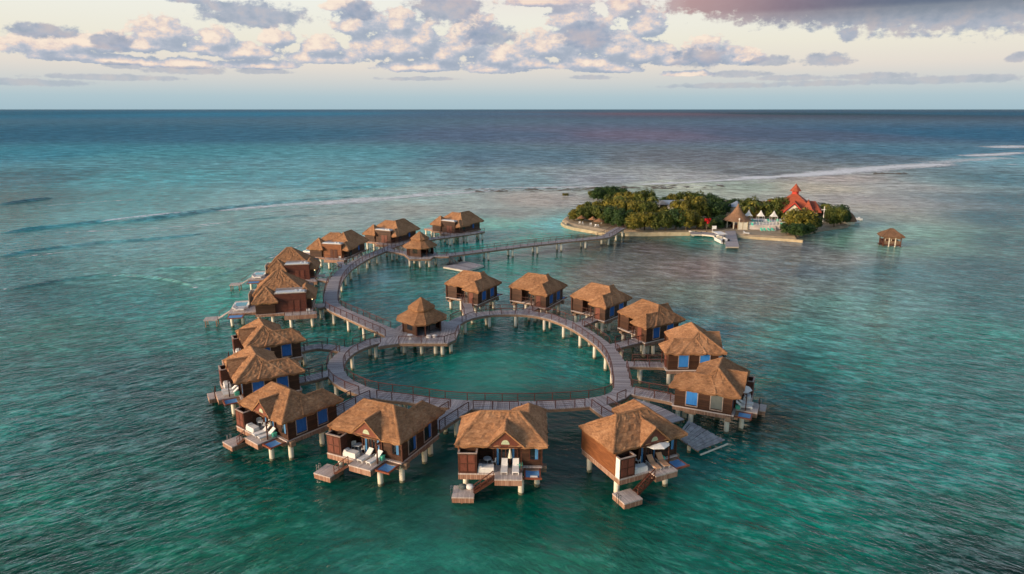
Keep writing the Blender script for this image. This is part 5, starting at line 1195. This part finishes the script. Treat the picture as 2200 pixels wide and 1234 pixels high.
df = N(nt, 'ShaderNodeBsdfDiffuse'); gl = N(nt, 'ShaderNodeBsdfGlossy'); fr = N(nt, 'ShaderNodeFresnel'); mxs = N(nt, 'ShaderNodeMixShader')
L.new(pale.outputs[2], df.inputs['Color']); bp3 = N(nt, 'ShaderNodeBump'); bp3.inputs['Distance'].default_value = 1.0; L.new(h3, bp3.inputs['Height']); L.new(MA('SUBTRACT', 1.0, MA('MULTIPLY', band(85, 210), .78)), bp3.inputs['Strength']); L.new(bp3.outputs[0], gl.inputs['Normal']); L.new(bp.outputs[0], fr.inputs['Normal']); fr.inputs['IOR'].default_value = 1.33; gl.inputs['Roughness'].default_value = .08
bp2 = N(nt, 'ShaderNodeBump'); bp2.inputs['Strength'].default_value = .9; bp2.inputs['Distance'].default_value = 1.0; L.new(h3, bp2.inputs['Height']); L.new(bp2.outputs[0], df.inputs['Normal'])
# a wind-roughened sea mirrors far less at a low angle than a flat sheet: its facets lean towards the eye
capr = N(nt, 'ShaderNodeMapRange'); capr.inputs[1].default_value = 120; capr.inputs[2].default_value = 600; capr.inputs[3].default_value = .85; capr.inputs[4].default_value = .16; L.new(sp_.outputs[1], capr.inputs[0])
L.new(MA('MULTIPLY', fr.outputs[0], capr.outputs[0]), mxs.inputs[0]); L.new(df.outputs[0], mxs.inputs[1]); L.new(gl.outputs[0], mxs.inputs[2]); L.new(mxs.outputs[0], om.inputs['Surface'])
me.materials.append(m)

# ---- foam
fm, nt, b = new_mat('sea_foam'); L = nt.links
tc = N(nt, 'ShaderNodeTexCoord'); sx = N(nt, 'ShaderNodeSeparateXYZ'); L.new(tc.outputs['UV'], sx.inputs[0]); geo = N(nt, 'ShaderNodeNewGeometry')
mp = N(nt, 'ShaderNodeMapping'); mp.inputs['Scale'].default_value = (.22, .6, 1); L.new(geo.outputs['Position'], mp.inputs[0])
n = N(nt, 'ShaderNodeTexNoise'); n.inputs['Scale'].default_value = 1.0; n.inputs['Detail'].default_value = 7; n.inputs['Roughness'].default_value = .72; L.new(mp.outputs[0], n.inputs['Vector'])
edge = MA('SUBTRACT', 1.0, MA('POWER', MA('ABSOLUTE', MA('MULTIPLY_ADD', sx.outputs[1], 2.0, -1.0)), 1.6))
al = MA('MULTIPLY', MA('SUBTRACT', MA('ADD', n.outputs['Fac'], MA('MULTIPLY', edge, .36)), MA('SUBTRACT', .89, sx.outputs[0])), 4.5, clamp=True)
b.inputs['Base Color'].default_value = (.88, .90, .92, 1); b.inputs['Roughness'].default_value = .9; L.new(MA('MULTIPLY', al, .85), b.inputs['Alpha'])
M['foam'] = fm
FOAM = [ # polyline, width m, density 0..0.4
 ([(0, 499), (50, 493), (100, 488)], 5, .2), ([(205, 480), (260, 474), (330, 466), (420, 457)], 6, .24), ([(420, 456), (520, 448), (640, 438), (760, 429), (860, 421)], 20, .20), ([(600, 444), (760, 432), (900, 420), (1000, 412), (1100, 406)], 32, .22), ([(860, 424), (960, 415), (1080, 407), (1180, 404)], 12, .30),
 ([(1000, 409), (1120, 404), (1240, 402), (1330, 398)], 22, .18), ([(1340, 398), (1450, 393), (1560, 387), (1640, 382)], 18, .24), ([(1560, 386), (1640, 381), (1700, 378), (1780, 372), (1850, 366)], 30, .33),
 ([(1700, 376), (1800, 370), (1900, 360), (1990, 355), (2060, 350)], 46, .30), ([(1850, 366), (1950, 362), (2060, 351)], 18, .18), ([(2060, 336), (2140, 332), (2205, 327)], 55, .27), ([(2130, 318), (2205, 313)], 70, .26), ([(1980, 352), (2080, 344), (2180, 338)], 60, .16), ([(2150, 353), (2200, 354)], 14, .22),
 ([(225, 594), (270, 590)], 5, .22), ([(455, 577), (500, 576)], 3.5, .24), ([(410, 616), (428, 620)], 3, .25), ([(0, 622), (20, 620)], 4, .2), ([(1330, 400), (1500, 398), (1600, 392)], 9, .06),
 ([(60, 503), (200, 497), (400, 486), (560, 470)], 9, .10), ([(120, 486), (200, 478), (250, 472)], 4, .2), ([(300, 500), (420, 488), (520, 476)], 3, .14), ([(500, 462), (640, 450), (820, 440)], 4, .12), ([(0, 560), (80, 548), (160, 540)], 3, .12), ([(60, 446), (200, 434), (330, 428)], 6, .12), ([(240, 598), (320, 592), (380, 604)], 3, .16), ([(560, 560), (600, 548), (660, 520)], 3, .1), ([(1240, 396), (1400, 386), (1560, 378), (1700, 368)], 10, .12), ([(1350, 404), (1480, 400), (1600, 394), (1700, 388)], 7, .14), ([(1880, 452), (1960, 455), (2040, 462)], 5, .12)]
mb = MB(); uv = []
for px, w, dn in FOAM:
    P = smooth([at(x, y, .1) for x, y in px], False, 4.0); n = len(P); o0 = len(mb.v); vs = []; fs = []
    for i in range(n):
        d = P[min(n - 1, i + 1)] - P[max(0, i - 1)]; d.normalize(); nn = Vector((-d.y, d.x, 0)); t_ = i / (n - 1); tp = min(1, t_ * 6, (1 - t_) * 6)
        for j, u in enumerate((0, .25, .5, .75, 1)):
            q = P[i] + nn * (u - .5) * w * (.75 + .5 * mnoise.noise(Vector((i * .21, w, dn * 50)))); vs.append((q.x, q.y, .06 + .95 * (1 if w < 8 and dn > .2 and px[0][1] < 500 else .03) * math.sin(math.pi * u) * tp)); uv.append((dn * tp + (1 - tp) * -.15, u))
    for i in range(n - 1):
        for j in range(4): a = i * 5 + j; fs.append((a, a + 5, a + 6, a + 1))
    mb.add(vs, fs)
mb.uv = uv; o = obj('sea_foam', mb, 'foam'); tag(o, kind='stuff')
# reef rocks awash
rk = MB()
for _ in range(150):
    t_ = rnd(); 
    if rnd() < .3: x, y = 1875 + 75 * rnd(), 372 + 3 * rnd() - (0)
    else: x = 1000 + 560 * t_ ** 1.2; y = 409 - 10 * (x - 1000) / 560 + U(-2, 5)
    p = at(x, y, 0); r_ = U(.4, 1.6)
    n = 7; vs = [(p.x + r_ * U(.6, 1.4) * math.cos(i * 6.28 / n) * 2.0, p.y + r_ * U(.6, 1.2) * math.sin(i * 6.28 / n), -.1) for i in range(n)] + [(p.x, p.y, r_ * .35)]
    rk.add(vs, [(i, (i + 1) % n, n) for i in range(n)])
o = obj('reef_rocks', rk, 'rock'); tag(o, kind='stuff')

# ------------------------------------------------------------------ sky
W = bpy.data.worlds.new('World'); sc.world = W; W.use_nodes = True; nt = W.node_tree; L = nt.links; nt.nodes.clear()
SUN_AZ, SUN_EL = R(242), R(13)      # compass from +Y clockwise
out = N(nt, 'ShaderNodeOutputWorld'); bg = N(nt, 'ShaderNodeBackground'); L.new(bg.outputs[0], out.inputs[0])
tc = N(nt, 'ShaderNodeTexCoord'); sx = N(nt, 'ShaderNodeSeparateXYZ'); L.new(tc.outputs['Generated'], sx.inputs[0])
az = MA('MULTIPLY', MA('ARCTAN2', sx.outputs[0], sx.outputs[1]), 180 / math.pi)
hy = MA('SQRT', MA('ADD', MA('MULTIPLY', sx.outputs[0], sx.outputs[0]), MA('MULTIPLY', sx.outputs[1], sx.outputs[1])))
el = MA('MULTIPLY', MA('ARCTAN2', sx.outputs[2], hy), 180 / math.pi)
cb = N(nt, 'ShaderNodeCombineXYZ'); L.new(az, cb.inputs[0]); L.new(el, cb.inputs[1]); PV = cb.outputs[0]
def dirdeg(px, py):
    x = (px - 1100) / F; u = -(py - 617) / F; Y = math.cos(PITCH) + u * math.sin(PITCH); Z = -math.sin(PITCH) + u * math.cos(PITCH)
    return math.degrees(math.atan2(x, Y)), math.degrees(math.atan2(Z, math.hypot(x, Y)))
def ramp(fac, stops):
    r = N(nt, 'ShaderNodeValToRGB'); e = r.color_ramp.elements
    while len(e) < len(stops): e.new(.5)
    for i, (p_, c_) in enumerate(stops): e[i].position = p_; e[i].color = (*c_, 1)
    L.new(fac, r.inputs[0]); return r.outputs[0]
elf = MA('DIVIDE', el, 60.0, clamp=True)
base = ramp(elf, [(0, lin((166, 192, 203))), (.9 / 60, lin((176, 198, 206))), (2.0 / 60, lin((205, 209, 208))), (3.2 / 60, lin((228, 220, 210))), (5.0 / 60, lin((236, 232, 216))), (8.5 / 60, lin((240, 242, 234))), (14 / 60, lin((222, 230, 235))), (28 / 60, lin((190, 206, 222))), (1, lin((175, 195, 218)))])
# clouds
CUM = [(110, 105, 90, 30), (205, 98, 75, 26), (350, 76, 62, 40), (300, 100, 90, 26), (240, 92, 45, 24), (465, 90, 40, 34), (520, 116, 85, 28), (425, 105, 30, 18), (595, 88, 42, 30), (690, 105, 50, 32), (700, 128, 90, 20), (770, 55, 60, 50), (800, 110, 60, 42), (870, 108, 100, 50), (950, 125, 50, 34), (860, 55, 45, 40),
       (1000, 100, 55, 55), (1075, 128, 80, 34), (1180, 105, 90, 45), (1130, 140, 70, 20), (1260, 90, 85, 60), (1230, 45, 60, 40), (1270, 140, 90, 26), (1390, 60, 45, 48), (1380, 120, 75, 38), (1445, 130, 60, 24), (1520, 118, 60, 42), (1600, 128, 55, 24), (1180, 5, 120, 22), (390, 140, 90, 16), (150, 122, 80, 18), (1340, 20, 40, 40), (1330, 110, 60, 45), (1020, 60, 50, 40), (900, 90, 60, 50), (730, 15, 40, 22), (900, 146, 110, 20), (560, 142, 80, 16), (250, 132, 70, 15), (1060, 150, 85, 18), (1310, 150, 85, 16), (1480, 160, 60, 10)]
DARK = [(545, 36, 110, 30), (490, 18, 60, 14), (415, 2, 50, 9), (90, 68, 60, 16), (770, 26, 38, 24), (960, 18, 85, 42), (1050, 78, 65, 28), (1260, 80, 60, 34), (240, 92, 40, 20), (1500, 128, 60, 26),
        (1560, 2, 150, 34), (1700, 12, 180, 50), (1850, 22, 180, 46), (2020, 25, 200, 54), (2190, 10, 150, 62), (1825, 74, 24, 18), (1775, 130, 48, 16), (1655, 132, 50, 12), (270, 142, 40, 8), (400, 152, 80, 10), (560, 154, 60, 7), (1880, 165, 80, 8), (1970, 174, 110, 9), (2110, 170, 70, 9), (1700, 168, 70, 8), (1270, 167, 50, 6), (230, 167, 130, 7), (60, 178, 110, 8), (1560, 185, 130, 7), (1760, 180, 110, 7), (1590, 160, 70, 9), (2190, 125, 24, 10), (900, 170, 90, 5)]
def cloudfn(vec, lst, flat):
    acc = None
    for cx, cy, w, h in lst:
        a, e_ = dirdeg(cx, cy); sw, sh = w / 25.0, h / 25.6
        n1 = N(nt, 'ShaderNodeVectorMath', operation='MULTIPLY_ADD'); L.new(vec, n1.inputs[0]); n1.inputs[1].default_value = (1 / sw, 1 / sh, 0); n1.inputs[2].default_value = (-a / sw, -e_ / sh, 0)
        n2 = N(nt, 'ShaderNodeVectorMath', operation='MULTIPLY'); L.new(n1.outputs[0], n2.inputs[0]); n2.inputs[1].default_value = (-1, -flat, 0)
        n3 = N(nt, 'ShaderNodeVectorMath', operation='MAXIMUM'); L.new(n1.outputs[0], n3.inputs[0]); L.new(n2.outputs[0], n3.inputs[1])
        n4 = N(nt, 'ShaderNodeVectorMath', operation='LENGTH'); L.new(n3.outputs[0], n4.inputs[0])
        if acc is None: acc = n4.outputs['Value']
        else:
            s = N(nt, 'ShaderNodeMath', operation='SMOOTH_MIN'); L.new(acc, s.inputs[0]); L.new(n4.outputs['Value'], s.inputs[1]); s.inputs[2].default_value = .25; acc = s.outputs[0]
    return MA('SUBTRACT', 1.0, acc)
def snoise(vec, scale, det, ro, st=(1, 1.5, 1), dis=0.0):
    mp = N(nt, 'ShaderNodeMapping'); mp.inputs['Scale'].default_value = st; L.new(vec, mp.inputs[0])
    n = N(nt, 'ShaderNodeTexNoise'); n.inputs['Scale'].default_value = scale; n.inputs['Detail'].default_value = det; n.inputs['Roughness'].default_value = ro; n.inputs['Distortion'].default_value = dis; L.new(mp.outputs[0], n.inputs['Vector']); return n.outputs['Fac']
def shift(vec, dx, dy):
    n = N(nt, 'ShaderNodeVectorMath', operation='ADD'); L.new(vec, n.inputs[0]); n.inputs[1].default_value = (dx, dy, 0); return n.outputs[0]
def dens(vec, lst, flat, amp_, sc_):
    return MA('ADD', cloudfn(vec, lst, flat), MA('MULTIPLY', MA('SUBTRACT', snoise(vec, sc_, 7, .62), .5), amp_))
P2 = shift(PV, -.5, .6)
DA, DA2 = dens(PV, CUM, 2.0, 1.45, .95), dens(P2, CUM, 2.0, 1.45, .95)
DB = dens(PV, DARK, 1.3, 1.7, 1.15)
def mask(d, lo, hi):
    n = N(nt, 'ShaderNodeMapRange'); n.interpolation_type = 'SMOOTHSTEP'; n.inputs[1].default_value = lo; n.inputs[2].default_value = hi; L.new(d, n.inputs[0]); return n.outputs[0]
def mixc(f, a, b_):
    n = N(nt, 'ShaderNodeMix', data_type='RGBA'); L.new(f, n.inputs[0]) if not isinstance(f, float) else setattr(n.inputs[0], 'default_value', f)
    for s, v in ((6, a), (7, b_)):
        if isinstance(v, tuple): n.inputs[s].default_value = (*v, 1)
        else: L.new(v, n.inputs[s])
    return n.outputs[2]
lit = mask(MA('SUBTRACT', DA, DA2), -.55, .75)
litn = MA('MULTIPLY_ADD', snoise(PV, 1.6, 5, .6), .5, MA('SUBTRACT', lit, .25), clamp=True)
cumc = ramp(litn, [(0, lin((158, 171, 190))), (.35, lin((178, 186, 201))), (.6, lin((205, 201, 207))), (.8, lin((233, 214, 204))), (1, lin((250, 232, 214)))])
# horizon haze thins the contrast of low clouds
cola = mixc(MA('MULTIPLY', mask(DA, .07, .27), .93), base, cumc)
mauve = ramp(mask(snoise(PV, .55, 4, .55), .3, .7), [(0, lin((138, 155, 178))), (.5, lin((158, 168, 188))), (1, lin((182, 175, 182)))])
big_ = MA('MULTIPLY', mask(el, 5.2, 7.2), mask(az, 8.0, 14.0))
dk = mixc(big_, mauve, ramp(mask(az, 12, 30), [(0, lin((178, 148, 150))), (.45, lin((130, 114, 130))), (1, lin((88, 104, 128)))]))
dk2 = mixc(MA('MULTIPLY', MA('SUBTRACT', snoise(PV, 1.1, 5, .6), .25, None, True), MA('SUBTRACT', .5, MA('MULTIPLY', big_, .38))), dk, lin((205, 205, 212)))
fade = MA('MULTIPLY_ADD', mask(el, 1.0, 5.0), .45, .42)
colb = mixc(MA('MULTIPLY', mask(DB, -.05, .38), MA('MAXIMUM', fade, MA('MULTIPLY', big_, .97))), cola, dk2)
# overhead deck of dusk cloud, only seen mirrored in the sea
oh = MA('MULTIPLY', mask(el, 9, 16), mask(snoise(PV, .07, 5, .6, (1, 1.6, 1)), .38, .6))
pinkz = MA('MULTIPLY', MA('SUBTRACT', mask(az, -14, 2), mask(az, 8, 26)), MA('SUBTRACT', mask(el, 6, 12), mask(el, 14, 24)))
colc = mixc(MA('MULTIPLY', oh, .75), colb, lin((112, 122, 150)))
colc = mixc(MA('MULTIPLY', pinkz, .6), colc, lin((214, 158, 150)))
sky = N(nt, 'ShaderNodeTexSky', sky_type='NISHITA'); sky.sun_disc = False; sky.sun_elevation = SUN_EL; sky.sun_rotation = SUN_AZ
mul = N(nt, 'ShaderNodeVectorMath', operation='SCALE'); L.new(sky.outputs[0], mul.inputs[0]); mul.inputs['Scale'].default_value = .15
# away from the view the clear Nishita dusk sky takes over
vis = MA('MULTIPLY', mask(MA('SUBTRACT', 180.0, MA('ABSOLUTE', az)), 60, 110), MA('SUBTRACT', 1.0, mask(el, 35, 60)))
dim = N(nt, 'ShaderNodeVectorMath', operation='SCALE'); L.new(colc, dim.inputs[0]); dim.inputs['Scale'].default_value = .78
fin = mixc(vis, mul.outputs[0], dim.outputs[0])
L.new(fin, bg.inputs['Color']); bg.inputs['Strength'].default_value = 1.0
W.cycles.sampling_method = 'MANUAL'; W.cycles.sample_map_resolution = 512

sd = bpy.data.lights.new('sun', 'SUN'); sd.energy = 3.3; sd.angle = R(20); sd.color = (1, .74, .52)
so = bpy.data.objects.new('sun', sd); COL.objects.link(so)
dv = Vector((math.sin(SUN_AZ) * math.cos(SUN_EL), math.cos(SUN_AZ) * math.cos(SUN_EL), math.sin(SUN_EL)))
so.rotation_euler = dv.to_track_quat('Z', 'Y').to_euler()
sc.view_settings.view_transform = 'Standard'; sc.view_settings.look = 'None'; sc.view_settings.exposure = .36; sc.view_settings.gamma = 1
sc.cycles.use_adaptive_sampling = True; sc.cycles.adaptive_threshold = .03; sc.cycles.max_bounces = 5; sc.cycles.diffuse_bounces = 2; sc.cycles.glossy_bounces = 3; sc.cycles.transparent_max_bounces = 8
sc.cycles.sample_clamp_indirect = 4; sc.cycles.use_denoising = True; sc.cycles.caustics_reflective = False; sc.cycles.caustics_refractive = False
